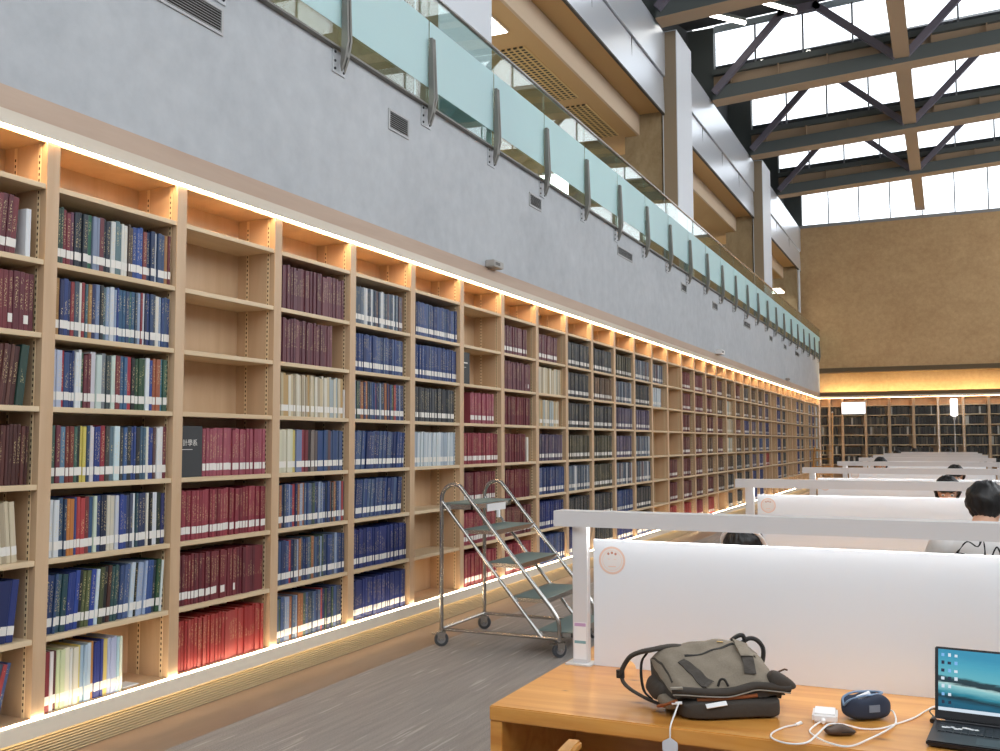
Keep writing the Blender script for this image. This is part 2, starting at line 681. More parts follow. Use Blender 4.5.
# perforated ceiling grilles and light panel in the gallery
for i, (y0, y1) in enumerate(((13.3, 15.7), (16.1, 18.0), (22.6, 25.0), (4, 6.5))[:2]):
    b = MB()
    b.box(-1.85, -1.45, y0, y1, 7.615, 7.638)
    tag(b.build('ceiling_grille', PERF), ['long perforated tan ceiling grille above the glass railing, nearer of two',
                                          'perforated tan ceiling grille beside the concrete fin, farther of two'][i], 'vent', 'perforated gallery ceiling grilles')
t = thing('ceiling_light_panel', 'bright square light panel in the tan gallery ceiling, top of the picture', 'light', (-1.65, 12.3, 7.60))
b = MB()
b.box(-.22, .22, -.40, .40, .01, .036)
b.build('panel_frame', SOFFIT2, t)
b = MB()
b.box(-.2, .2, -.38, .38, 0, .012)
b.build('diffuser', LAMPW, t)
for j, y in enumerate((3.5, 12.3, 21.0, 30.0)):  # added unseen fill lights that brighten the gallery soffits
    t = thing('ceiling_light_panel', 'added unseen gallery fill light deep behind the balustrade, %s from the camera' % ORD[j+1], 'light', (-3.6, y, 7.59), 0, 'added gallery fill lights')
    b = MB()
    b.box(-1.05, 1.05, -1.05, 1.05, .01, .045)
    b.build('panel_frame', SOFFIT2, t)
    b = MB()
    b.box(-1, 1, -1, 1, 0, .012)
    b.build('diffuser', LAMPW, t)
t = thing('ceiling_light_panel', 'small glowing light under the gallery ceiling near the tan end wall', 'light', (-1.35, 35.6, 7.0))
b = MB()
b.box(-.35, .35, -.5, .5, 0, .03)
b.build('diffuser', LAMPW, t)
b = MB()
b.box(-.37, .37, -.52, .52, .03, .07)
b.tube([(0, -.3, .07), (0, -.3, .64)], .01, 6)
b.tube([(0, .3, .07), (0, .3, .64)], .01, 6)
b.build('housing', SOFFIT2, t)

# ------------------------------------------------------------------ roof: sawtooth bays with clerestories
TY = [3.0, 7.85, 12.7, 17.55, 22.4, 27.2, 32.0]
XL, XR = -.5, 11.9


def zb(x):
    return 9.51+(x+.5)*.052


def zt(x):
    return 10.27+(x+.5)*.036


def slab(b, y0, y1, f0, f1, mi=0, x0=XL, x1=XR):
    P = []
    for (f, y) in ((f0, y0), (f0, y1), (f1, y1), (f1, y0)):
        P.append([(x0, y, f(x0)), (x1, y, f(x1))])
    n = len(b.v)
    b.v += [P[i][0] for i in range(4)]+[P[i][1] for i in range(4)]
    for q in ((0, 1, 2, 3), (7, 6, 5, 4), (0, 4, 5, 1), (1, 5, 6, 2), (2, 6, 7, 3), (3, 7, 4, 0)):
        b.f.append(tuple(n+i for i in q))
        b.m.append(mi)


def zh_base(x):
    return 11.24+(x+.5)*.045


for i, y in enumerate(TY+[YF]):
    last = i == len(TY)
    dzh = (0, 0, 0, 0, 0, .75, .25, .35)[i]  # unseen heads raised so the balustrade glass reflects more bright glazing

    def zh(x, d=dzh):
        return zh_base(x)+d
    # sloping dark roof between the head of this clerestory and the previous truss
    yp = TY[i-1] if i else y-4.85
    b = MB()
    n = len(b.v)
    for (f, yy) in ((lambda x: zt(x)+.05, yp+.35), (lambda x: zh(x)+.12, y-.02), (lambda x: zh(x)+.3, y-.02), (lambda x: zt(x)+.25, yp+.35)):
        b.v += [(XL-.6, yy, f(XL)), (XR, yy, f(XR))]
    for q in ((0, 1, 3, 2), (4, 5, 7, 6), (0, 2, 4, 6), (1, 7, 5, 3), (2, 3, 5, 4), (0, 6, 7, 1)):
        b.f.append(tuple(n+j for j in q))
        b.m.append(0)
    struct(b.build('ceiling', ROOFD))
    # clerestory glazing: frame, mullions
    b = MB()
    slab(b, y+.02, y+.10, lambda x: zh(x), lambda x: zh(x)+.14, 1)
    if last:
        slab(b, y+.02, y+.10, lambda x: 9.66, lambda x: 9.70, 0)
    for kx in range(12):
        x = .45+1.06*kx-1.06*.0
        z0 = 9.66 if last else zt(x)
        b.box(x-.02, x+.02, y+.03, y+.08, z0, zh(x)+.02, 0)
    b.box(XL-.62, XL, y-.02, y+.25, 9.6, zh(XL)+.1, 2)
    w = struct(b.build('window_%d' % (i+1), [mat('mullion_grey', (128, 130, 134), .5), mat('head_pale', (196, 210, 216), .5), STEELD]))
    b = MB()
    slab(b, y+.055, y+.062, (lambda x: 9.68) if last else zt, zh)
    b.build('pane', PANE, w)

names = {3: 'dark steel roof truss with tan underside, nearest of four, at the top edge', 4: 'dark steel roof truss with tan underside, second of four from the camera',
         5: 'dark steel roof truss with tan underside, third of four from the camera', 6: 'dark steel roof truss nearest the tan end wall, farthest of four'}
for i, y in enumerate(TY):
    if i < 3:
        continue
    def zh(x, d=.0):
        return zh_base(x)+d
    t = thing('roof_truss', names[i], 'truss', (0, y, 9.51), 0, 'steel trusses under the roof lights')

    def sl(nm, mt, y0, y1, f0, f1, bev=0):
        b_ = MB()
        slab(b_, y0-y, y1-y, f0, f1)
        b_.v = [(p[0], p[1], p[2]-9.51) for p in b_.v]
        return b_.build(nm, mt, t)
    sl('bottom_flange', STEELT, y-.22, y+.22, zb, lambda x: zb(x)+.02)
    sl('bottom_chord', STEELD, y-.21, y+.21, lambda x: zb(x)+.02, lambda x: zb(x)+.33)
    sl('web', STEELT, y-.04, y+.04, lambda x: zb(x)+.33, lambda x: zt(x)-.13)
    sl('top_chord', STEELD, y-.16, y+.16, lambda x: zt(x)-.13, zt)
    for x in [-.08+1.06*j for j in range(12)]:
        b = MB()
        b.box(x-.012, x+.012, -.15, -.03, zb(x)+.33-9.51, zt(x)-.13-9.51)
        b.build('stiffener', STEELT, t)
    for x0, x1, x2, x3 in ((-.42, 1.15, 1.78, 3.42), (3.70, 5.28, 5.9, 7.5)):
        for (a, c_) in (((x0, zb(x0)+.2), (x1, zh(x1)+.02)), ((x3, zb(x3)+.2), (x2, zh(x2)+.02))):
            b = MB()
            d = (Vector((c_[0], 0, c_[1]))-Vector((a[0], 0, a[1])))
            L = d.length
            T = Matrix.Translation((a[0], -.26, a[1]-9.51)) @ Matrix.Rotation(-math.atan2(d.z, d.x), 4, 'Y')
            b.box(-.05, L, -.06, .06, -.075, .075, 0, T)
            b.build('brace', STEELP, t)
        b = MB()
        b.prism([(x1-.16, zh(x1)-.12-9.51), (x2+.16, zh(x2)-.12-9.51), (x2+.1, zh(x2)+.16-9.51), (x1-.1, zh(x1)+.16-9.51)], -.32, -.20, 'y')
        b.build('gusset_plate', STEELP, t)
for i in range(3, 7):
    y0, y1 = TY[i]+.23, (TY[i+1]-.23 if i < 6 else YF-.05)
    t = thing('roof_beam', ['tan lengthwise roof beam crossing the nearest roof bay, above the second truss', 'tan lengthwise roof beam between the second and third trusses',
                            'tan lengthwise roof beam between the third and fourth trusses', 'tan lengthwise roof beam running into the end wall glazing'][i-3], 'beam',
              (3.57, (y0+y1)/2, 9.85), 0, 'tan lengthwise roof beams')
    L = (y1-y0)/2
    b = MB()
    b.box(-.16, .16, -L, L, 0, .02)
    b.build('bottom_flange', STEELT, t)
    b = MB()
    b.box(-.02, .02, -L, L, .02, .36)
    b.box(-.13, .13, -L, L, .36, .38)
    b.build('web', STEELT, t)
for (p, q, lab) in (((-.1, 20.3, 10.72), (.42, 21.3, 10.85), 'slim white strip light under the dark roof, nearer the left wall'),
                    ((1.0, 20.3, 10.78), (1.5, 21.3, 10.90), 'slim white strip light under the dark roof, farther from the left wall')):
    mid = (Vector(p)+Vector(q))/2
    t = thing('strip_light', lab, 'light', mid, 0, 'strip lights under the dark roof')
    d = Vector(q)-mid
    b = MB()
    b.tube([-d, d], .05, 6)
    b.build('tube', LAMPW, t)
    b = MB()
    b.tube([-d+Vector((0, 0, .07)), d+Vector((0, 0, .07))], .06, 6)
    b.tube([(0, 0, .07), (0, 0, .35)], .012, 6)
    b.build('housing', STEELD, t)

# ------------------------------------------------------------------ bookcases
ST = [.637, 1.030, 1.415, 1.815, 2.195, 2.575, 2.975]    # shelf tops
Z0, ZT = .242, 3.2
TH = .028
P = .95
Y1 = 3.5717+.04                                             # centre of the first full upright
D_BC = .32
DESC = {1: 'cut by the picture edge, maroon and dark books', 2: 'full of mixed multicoloured books, gap on the bottom shelf', 3: 'empty above, red volumes below, charcoal box',
        4: 'wine books on top, cream books mid height, blue below', 5: 'packed with grey-blue and navy books', 6: 'blue books above, three empty shelves below',
        7: 'two empty shelves above pink-red and red books', 8: 'filled with wine and red volumes', 9: 'cream books above, blue books below'}


def bay_meshes(w, d, z0=Z0, shelves=ST, fine=True):
    """part meshes of one bookcase bay, local frame: front plane x=0, width along y from 0"""
    out = []
    for y in (0, w-.04):
        b = MB()
        b.box(-d, 0, y+.00005, y+.03995, z0, ZT)
        out.append(('side_panel', b, MAPLE, 0))
    b = MB()
    b.box(-d-.01, -d, .04, w-.04, z0, ZT)
    out.append(('back_panel', b, MAPLE, 0))
    b = MB()
    b.box(-d, 0, .04, w-.04, z0-.006, z0+.001)
    out.append(('base_shelf', b, MAPLE, 0))
    b = MB()
    b.box(-d, -.012, .04, w-.04, ZT-.005, ZT+.012)
    out.append(('top_panel', b, MAPLE, 0))
    for z in shelves:
        b = MB()
        b.box(-d, -.004, .0405, w-.0405, z-TH, z)
        out.append(('shelf', b, MAPLE_H, .0015))
    if fine:
        for y, sgn in ((.0405, 1), (w-.0405, -1)):
            for x in (-.055, -.235):
                b = MB()
                ya, yb_ = (y, y+.0025) if sgn > 0 else (y-.0025, y)
                b.box(x-.010, x+.010, ya, yb_, z0, ZT-.01, 0)
                yy = y+.0029*sgn
                for q in range(int((ZT-z0-.06)/.0316)):
                    z = z0+.03+q*.0316
                    b.quad([(x-.0045, yy, z), (x+.0045, yy, z), (x+.0045, yy, z+.015), (x-.0045, yy, z+.015)][::sgn], 1)
                out.append(('shelf_standard', b, [STRIPM, SLOT], 0))
    return out


def make_bay(root, parts):
    for nm, b, m, bv in parts:
        b.build(nm, m, root, bevel=bv, seg=1)


BAYS = []                                                   # (index, y start, width)
i = 1
y = Y1-P
while y < YF-.36:
    w = min(P, YF-.35-y)
    BAYS.append((i, y, w))
    y += P
    i += 1
proto = None
for (i, y, w) in BAYS:
    lab = 'wooden bookcase bay in the long left row, %s from the left%s' % (ORD[i], ', '+DESC[i] if i in DESC else '')
    if i in DESC:
        lab = '%s left wall bay, %s' % (ORD[i], DESC[i])
    if abs(w-P) < .01 and proto is not None:
        o = copy_tree(proto)
        o.location = (0, y, 0)
        tag(o, lab, 'bookcase', 'bookcase bays along the left wall')
    else:
        o = thing('bookcase', lab, 'bookcase', (0, y, 0), 0, 'bookcase bays along the left wall')
        make_bay(o, bay_meshes(w, D_BC))
        if proto is None:
            proto = o
# far wall bookcase: bays along x, front plane at y = YF-.33
FARP = .805
FBAYS = []
proto2 = None
FX0 = .335-FARP+.45
xs = [.0, .345, .79]+[1.575+.79*j for j in range(0, 8)]
FSH = [.84, 1.19, 1.54, 1.89, 2.24, 2.59, 2.925]
for j in range(len(xs)-1):
    w = xs[j+1]-xs[j]
    lab = 'bookcase bay of dark volumes across the end wall, %s from the left corner' % ORD[j+1]
    if proto2 is not None and abs(w-.79) < .008:
        o = copy_tree(proto2)
    else:
        o = thing('bookcase', lab, 'bookcase', (0, 0, 0))
        make_bay(o, bay_meshes(w, .3, .242, FSH, False))
        if abs(w-.79) < .008:
            proto2 = o
    o.location = (xs[j], YF-.33, 0)
    o.rotation_euler = (0, 0, -pi/2)
    # local y runs along +x after the turn, local +x (front) runs to -y
    tag(o, lab, 'bookcase', 'bookcase bays across the end wall')
    FBAYS.append((xs[j], w))

b = MB()
b.box(-.02, 7.15, YF-.365, YF-.05, 3.2125, 3.285)
struct(b.build('trim_9', MATS['fascia_veneer']))
# LED strips
b = MB()
b.box(-.007, .007, 2.0, YF-.33, 3.2035, 3.2115)
tag(b.build('led_strip', LED_T), 'glowing light line along the top of the left bookcases', 'light strip')
b = MB()
b.box(.002, .016, 2.6, YF-.35, .236, .243)
tag(b.build('led_strip', LED_B), 'glowing light line along the foot ledge of the left bookcases', 'light strip')
b = MB()
b.box(-.022, .0, 2.6, YF-.35, .167, .174)
tag(b.build('led_strip', LED_G), 'light line under the foot ledge washing the slatted plinth grille', 'light strip')
b = MB()
b.box(.0, 7.1, YF-.36, YF-.345, 3.200, 3.212)
tag(b.build('led_strip', LED_F), 'glowing light line along the top of the end wall bookcases', 'light strip')
b = MB()
b.box(.05, 11, YF+.03, YF+.09, 3.37, 3.385)
b.box(.05, 11, YF+.03, YF+.09, 4.325, 4.34)  # upper strip added out of sight to even the cove glow
tag(b.build('led_strip', LED_C), 'hidden cove light, upper strip added, in the golden band above the end wall shelves', 'light strip')

# ------------------------------------------------------------------ books
PAL = {
    'mix': ['#2d4a3c', '#8e2333', '#6f3350', '#263040', '#2f3a44', '#1f6b4c', '#7f8fae', '#7a2b34', '#202a3e', '#d9d9d4', '#5d7f86', '#e6e2d6', '#5b4638',
            '#23479c', '#2752b0', '#9a3a34', '#273c68', '#c6cbd6', '#34507e', '#b5773a', '#7c1f2a'],
    'mixblue': ['#27408a', '#34507e', '#6f86b4', '#1f2d5a', '#2a5f8c', '#cfd6de', '#2b3036', '#3f6a78', '#b47a34', '#45566a', '#21409a', '#8fa6c8',
                '#2b6a6a', '#a32c33', '#2d4a8a', '#24306a', '#5a4a44', '#e4ded0'],
    'mix3': ['#b7c2de', '#c8202c', '#2c4a86', '#233a7a', '#dfe6ea', '#33614a', '#7a2b38', '#d8d4dc', '#c4d8d0', '#7d858c', '#3f4f52', '#cfe2d4', '#8f2f34',
             '#3a6a9a', '#c42638', '#1d1f22', '#29502f', '#2f5636', '#e6eef2', '#2546a4', '#b85a34', '#2f7f9a', '#37624a', '#3c5c8e'],
    'mix4': ['#46685a', '#7e2a3c', '#5c86a8', '#8a3028', '#43705e', '#24322e', '#e2cc4a', '#2c4a78', '#e0d8dc', '#27409a', '#b02838', '#4a4640', '#587888', '#d4eef2',
             '#4a4a4a', '#3a66a4', '#28303c', '#2c4a98', '#2a2c34', '#446a86', '#e6e6d6', '#28409c', '#6a4444', '#e8e8e8', '#84303c', '#2a3c9a'],
    'mix5': ['#dfe6ea', '#dfe6ea', '#34557a', '#2c4468', '#d97a26', '#344a9a', '#d23a3c', '#8a3030', '#2f5a86', '#d2e4c8', '#24407a', '#1e2a4a', '#dcd4bc', '#d8d0b8',
             '#ccd0dc', '#2a46a8', '#2848a0', '#4a5270', '#e6eef0', '#2f5664', '#283a68', '#ece4d0', '#22242c', '#e6eaf2', '#2c3a30', '#343a78', '#34507e'],
    'mix6': ['#26407a', '#35558a', '#3a6070', '#24505a', '#27409a', '#2a4ab0', '#22282c', '#5f6a3a', '#2a4ab4', '#d2e6f0', '#4a542e', '#20242a', '#5a3026', '#2f5a5a',
             '#28405a', '#31508a', '#4a66a0', '#c4d8e8', '#1f2622', '#9fb6dc', '#9fb6dc', '#2f56a4', '#2a3a4a', '#2f5a36', '#d8e8e4', '#3a5a28'],
    'pale': ['#9a2430', '#e8e4e4', '#6a2f2c', '#d6e2a8', '#ece8cc', '#e6e6e0', '#e8e2c8', '#e4cc5a', '#a8c8e4', '#b8d2e6', '#e08a30', '#2a3a9a', '#2a3a9a', '#e4c85a',
             '#b0bce4', '#b4c0e6', '#a8d2e0', '#e6ecd0'],
    'maroon': ['#7c2330', '#86262f', '#742330', '#8a2c36', '#6e1f2c'],
    'gold': ['#5c2824', '#6a3028', '#54241f', '#6e3a2c'],
    'red': ['#a02c3c', '#b03a48', '#982436', '#aa3444', '#8e2230'],
    'pinkred': ['#b0485a', '#b84f60', '#a83c4e', '#b0485a'],
    'bright': ['#b42a28', '#c03430', '#a82422', '#bc3c36'],
    'wine': ['#743844', '#7e404a', '#6a303c', '#84464e', '#703a48'],
    'cream': ['#dccaa4', '#e2d6b8', '#cbb78c', '#d8c292', '#cfa25c', '#e4dcc6', '#b9a684', '#a8b8bc'],
    'creamblue': ['#dcd8b4', '#d6cfae', '#e2dcc0', '#d8dab8', '#e2c85e', '#7486b4', '#b03040', '#8a2a34', '#3a3030', '#8a7a70', '#6a5a56', '#2f5090', '#33548e', '#41587a',
                  '#6a4a50', '#3a5484', '#2f4e8a', '#4a5e86', '#4a5e90'],
    'bluemix': ['#b5693a', '#46604a', '#2f4474', '#3d5a94', '#506a8e', '#2b3c6e', '#8fa2c4', '#27356a', '#48566e', '#304a8a', '#c23a3a', '#3b4a5a'],
    'blue': ['#2f4a8e', '#37549a', '#28407e', '#465f94', '#2a4486', '#4d6690', '#223672'],
    'navy': ['#23357e', '#27398a', '#2c3f92', '#1f2f70', '#2b3a86'],
    'greyblue': ['#54677e', '#64758a', '#4a5a70', '#d8dadb', '#3c4a60', '#6e7f92', '#735a60'],
    'dark': ['#33363c', '#3e4148', '#2a2d33', '#4a4d52', '#38404a', '#55575a'],
    'olive': ['#4e4a3c', '#5a5442', '#45412f', '#625c48', '#3f3d33'],
    'brown': ['#5a4034', '#6a4c3a', '#4c362c', '#7a5a42'],
    'purple': ['#564a6a', '#625478', '#4b4260', '#6c6480', '#72586a'],
    'paleb': ['#c4d2da', '#d6e0e4', '#b6c6d2', '#a3b6c8', '#dfe6e6'],
    'darkred': ['#6e2a2e', '#7a3034', '#602226', '#86383a'],
    'far': ['#2c2a26', '#383530', '#24231f', '#45403a', '#302c2e', '#2b3030', '#4f4a40'],
}


def hexc(h):
    c_ = [int(h[j:j+2], 16) for j in (1, 3, 5)]
    g_ = .3*c_[0]+.55*c_[1]+.15*c_[2]
    return lin(tuple((v_*.76+g_*.24)*.95 for v_ in c_))


# per bay: rows from the second level down (r1..r7): (palette, start, end, lean, label, mean width, titles)
E_ = None


def R(pal, a=0., z=1., lean=0., lab=1, w=.03, ti=1, seq=0, hh=.302):
    return dict(pal=pal, a=a, z=z, lean=lean, lab=lab, w=w, ti=ti, seq=seq, h=hh)


LAY = {
    1: [R('maroon', 0, .86, .06, 1, .034), R('maroon', 0, .99, 0, 2, .034), R('gold', 0, .97, .10, 0, .034), R('gold', 0, .99, .02, 0, .022), R('cream', .5, .93, -.09, 1, .032, 0),
        R('navy', 0, .97, .10, 1, .055, 0), R('bluemix', 0, .90, .24, 0, .03)],
    2: [R('mix', seq=1, w=.030), R('mixblue', w=.029), R('mix3', seq=1, w=.033), R('mix4', seq=1, w=.031), R('mix5', seq=1, w=.030), R('mix6', .0, 1, .06, seq=1, w=.031), R('pale', 0, .64, 0, 1, .030, 0, 1)],
    3: [E_, E_, E_, R('pinkred', .245, .98, 0, 1, .027), R('red', 0, .98, 0, 1, .027), R('maroon', 0, .99, 0, 3, .026), R('bright', 0, .98, 0, 0, .028)],
    4: [R('wine', 0, .97, 0, 0, .026, 1, 0, .315), R('wine', 0, .80, 0, 0, .027, 1, 0, .315), R('cream', 0, .96, -.02, 1, .034, 0), R('creamblue', 0, .97, 0, 1, .034, 0, 1), R('bluemix', w=.03), R('bluemix', w=.031),
        R('bluemix', 0, .97, 0, 1, .034)],
    5: [R('greyblue', 0, .9, 0, 1, .034), R('blue', 0, .95, 0, 1, .034), R('bluemix', 0, .98, -.02, 1, .032), R('blue', 0, .98, .08, 1, .034), R('blue', 0, .92, .08, 1, .034), R('navy'), R('navy', w=.028)],
    6: [R('blue', w=.036), R('blue', 0, .99), R('dark', 0, .96, 0), R('paleb', 0, .95, .03, 1, .03, 0), E_, E_, E_],
    7: [E_, E_, R('pinkred', .24, .9, 0, 1, .03), R('red', 0, .97), R('maroon', 0, .9), R('red', 0, .9), R('red', 0, .95)],
    8: [R('wine', 0, .82, 0, 1, .034), R('wine', 0, .92, 0, 2), R('maroon', 0, .88, 0, 0), R('maroon', 0, .74, 0, 0), R('maroon', 0, .85, 0, 0), R('darkred', 0, .9), R('red', 0, .9)],
    9: [R('wine', 0, .8, .06, 1, .034), R('cream', 0, .95, 0, 0, .045, 0), R('cream', 0, .82, 0, 1, .038, 0), R('purple', 0, .95, .04, 1), R('blue'), R('navy'), R('blue')],
    10: [R('dark'), R('dark'), R('dark'), R('olive'), R('greyblue'), R('dark'), R('navy')],
    11: [R('dark'), R('brown'), R('dark'), R('olive'), R('olive'), R('dark'), R('dark')],
    12: [R('olive'), R('greyblue'), R('purple'), R('purple'), R('greyblue'), R('blue'), R('navy')],
    13: [R('greyblue'), R('dark'), R('purple'), R('greyblue'), R('greyblue'), R('dark'), R('blue')],
    14: [R('greyblue', 0, .8), R('paleb', 0, .7), E_, E_, E_, E_, E_],
    15: [E_, E_, E_, E_, R('darkred', 0, .75), R('darkred', 0, .75), R('bright', 0, .7)],
    16: [R('maroon', 0, .8), R('maroon', 0, .8), R('darkred', 0, .75), R('darkred', 0, .75), R('darkred', 0, .75), R('darkred', 0, .8), R('bright', 0, .8)],
    17: [R('maroon', 0, .85), R('maroon', 0, .85), R('darkred', 0, .7), R('darkred', 0, .7), R('darkred', 0, .75), R('darkred', 0, .75), R('red', 0, .75)],
    18: [R('darkred', 0, .7), R('darkred', 0, .7), R('darkred', 0, .8), R('brown', 0, .7), R('brown', 0, .7), R('darkred', 0, .75), R('bright', 0, .75)],
    19: [R('darkred', 0, .7), R('brown', 0, .7), R('darkred', 0, .7), R('darkred', 0, .7), R('brown', 0, .8), R('brown', 0, .8), E_],
    20: [R('brown', 0, .7), R('cream', 0, .7), R('cream', 0, .8), R('cream', 0, .8), R('brown', 0, .8), R('dark', 0, .8), R('dark', 0, .7)],
    21: [R('darkred', 0, .7), R('brown', 0, .7), R('darkred', 0, .8), R('brown', 0, .8), R('dark', 0, .8), R('dark', 0, .8), R('dark', 0, .8)],
    22: [R('dark', 0, .8), R('brown', 0, .8), R('navy', 0, .8), R('brown', 0, .8), R('dark', 0, .8), R('dark', 0, .8), R('dark', 0, .8)],
    23: [R('brown', 0, .8), R('brown', 0, .8), R('purple', 0, .8), R('dark', 0, .8), R('purple', 0, .8), R('navy', 0, .8), R('navy', 0, .8)],
    24: [R('brown', 0, .8), R('purple', 0, .8), R('purple', 0, .8), R('blue', 0, .8), R('navy', 0, .8), R('navy', 0, .8), R('navy', 0, .8)],
    25: [R('purple', 0, .8), R('purple', 0, .8), R('navy', 0, .8), R('blue', 0, .8), R('bright', 0, .8), E_, E_],
    26: [E_]*7,
}
for i in range(27, 40):
    if i in (29, 30, 33):
        LAY[i] = [E_]*7
    else:
        pl = ['dark', 'greyblue', 'dark', 'navy'][i % 4] if i < 33 else ['paleb', 'greyblue', 'navy'][i % 3]
        LAY[i] = [R(pl, 0, .85) for _ in range(6)]+[E_]

COLNAME = [('maroon', (120, 36, 48)), ('wine red', (120, 62, 72)), ('red', (190, 44, 44)), ('crimson', (165, 45, 62)), ('pinkish red', (178, 74, 92)), ('dark brown', (92, 44, 36)),
           ('brown', (106, 78, 58)), ('orange', (216, 124, 40)), ('yellow', (228, 204, 80)), ('cream', (224, 214, 180)), ('white', (230, 234, 236)), ('pale blue', (180, 200, 226)),
           ('light grey', (204, 208, 216)), ('grey', (126, 134, 140)), ('steel blue', (70, 100, 140)), ('bright blue', (40, 72, 170)), ('navy blue', (38, 52, 100)), ('teal', (50, 104, 110)),
           ('green', (40, 100, 72)), ('dark green', (46, 76, 58)), ('black', (32, 34, 38)), ('charcoal', (66, 72, 78)), ('purple', (98, 66, 100)), ('dusty blue', (112, 134, 178)),
           ('pale green', (208, 228, 204)), ('olive', (92, 98, 54)), ('gold brown', (180, 122, 56)), ('violet', (88, 80, 120)), ('tan', (200, 166, 110))]


def cname(hx):
    c_ = [int(hx[j:j+2], 16) for j in (1, 3, 5)]
    return min(COLNAME, key=lambda n: sum((a-b)**2 for a, b in zip(c_, n[1])))[0]


SPECS = []                                                  # every book of the left wall
for (bi, by, bw) in BAYS:
    for ri, row in enumerate(LAY.get(bi, [E_]*7)):
        if not row:
            continue
        rnd = random.Random(bi*100+ri)
        zb_ = ([Z0]+ST)[6-ri] if ri < 7 else Z0
        zb_ += .0008
        in0, in1 = by+.046, by+bw-.046
        y = in0+(in1-in0)*row['a']
        yend = in0+(in1-in0)*row['z']
        if row['lean'] < 0:
            y += abs(math.tan(row['lean']))*row['h']
        n = 0
        pal = PAL[row['pal']]
        lst = []
        hmax = ((ST+[ZT])[6-ri] - TH - zb_)-.012
        while True:
            w = row['w']*.77*rnd.uniform(.6, 1.4)
            if row['pal'] in ('red', 'bright', 'wine', 'maroon', 'navy', 'pinkred', 'darkred'):
                w = row['w']*.9*rnd.uniform(.8, 1.25)
            h = row['h']+rnd.uniform(-.006, .006)
            if row['pal'] in ('mix', 'mix3', 'cream', 'wine') and rnd.random() < .3:
                h += rnd.uniform(-.018, .008)
            h = min(h, hmax)
            ext = abs(math.tan(row['lean']))*h
            if y+w > yend-(ext if row['lean'] > 0 else 0):
                break
            if row['seq']:
                hx = pal[min(len(pal)-1, int((y-in0)/(in1-in0)/max(row['z'], .01)*len(pal)))]
            else:
                hx = rnd.choice(pal)
            lst.append(dict(bay=bi, row=ri, y=y, w=w, h=h, z=zb_, x=-.025-rnd.uniform(0, .014), d=.215, col=hx, lean=row['lean'], lab=row['lab'], n=0, ti=row['ti'], pal=row['pal']))
            y += w+rnd.uniform(.0005, .002)
        # a leaning row needs spacing along the shelf of w/cos
        for q, s_ in enumerate(lst):
            s_['n'] = q+1
            s_['of'] = len(lst)
            if s_['lab'] == 2:
                s_['lab'] = 1 if q in (len(lst)-5, len(lst)-2) else 0
            elif s_['lab'] == 3:
                s_['lab'] = 1 if (q < len(lst)*.38 or q in (int(len(lst)*.42), int(len(lst)*.47), int(len(lst)*.52), int(len(lst)*.64))) else 0
        if bi == 1 and ri == 2:
            lst[-1]['col'] = '#23463a'
            lst[-1]['w'] *= 1.2
        if bi == 6 and ri == 2 and lst:
            lst[0]['col'] = '#8e2a4a'
        SPECS += lst
# single items: white magazines at row ends
SPECS.append(dict(bay=1, row=0, y=Y1-P+.046+.858*.90, w=.03, h=.25, z=ST[5]+.001, x=-.03, d=.2, col='#e4e8ea', lean=0, lab=0, n=99, ti=0, pal='w', of=99))
SPECS.append(dict(bay=4, row=2, y=Y1+2*P+.046+.858*.962, w=.02, h=.22, z=ST[3]+.001, x=-.03, d=.2, col='#e8e4da', lean=0, lab=0, n=99, ti=0, pal='w', of=99))
SPECS.append(dict(bay=8, row=3, y=Y1+6*P+.046+.858*.76, w=.05, h=.27, z=ST[2]+.001, x=-.03, d=.2, col='#e8e2d2', lean=0, lab=0, n=99, ti=0, pal='w', of=99))
for s_ in SPECS:
    a = pix((s_['x'], s_['y'], s_['z']))
    c_ = pix((s_['x'], s_['y']+s_['w'], s_['z']+s_['h']))
    e = pix((s_['x'], s_['y'], s_['z']+s_['h']))
    if not a or not c_ or c_[0] < 1:
        s_['area'] = 0
        continue
    x0, x1 = max(0, min(a[0], e[0])), max(0, c_[0])
    y0, y1 = min(e[1], c_[1]), min(751, a[1])
    s_['area'] = max(0, x1-x0)*max(0, y1-y0)


def book_T(s_):
    T = Matrix.Translation((s_['x'], s_['y'], s_['z']))
    a = s_['lean']
    if a:
        # lean to the right about the lower right edge (or to the left about the lower left one)
        if a > 0:
            T = T @ Matrix.Translation((0, s_['w'], 0)) @ Matrix.Rotation(-a, 4, 'X') @ Matrix.Translation((0, -s_['w'], 0)) @ Matrix.Translation((0, 0, 0))
        else:
            T = T @ Matrix.Rotation(-a, 4, 'X')
    return T


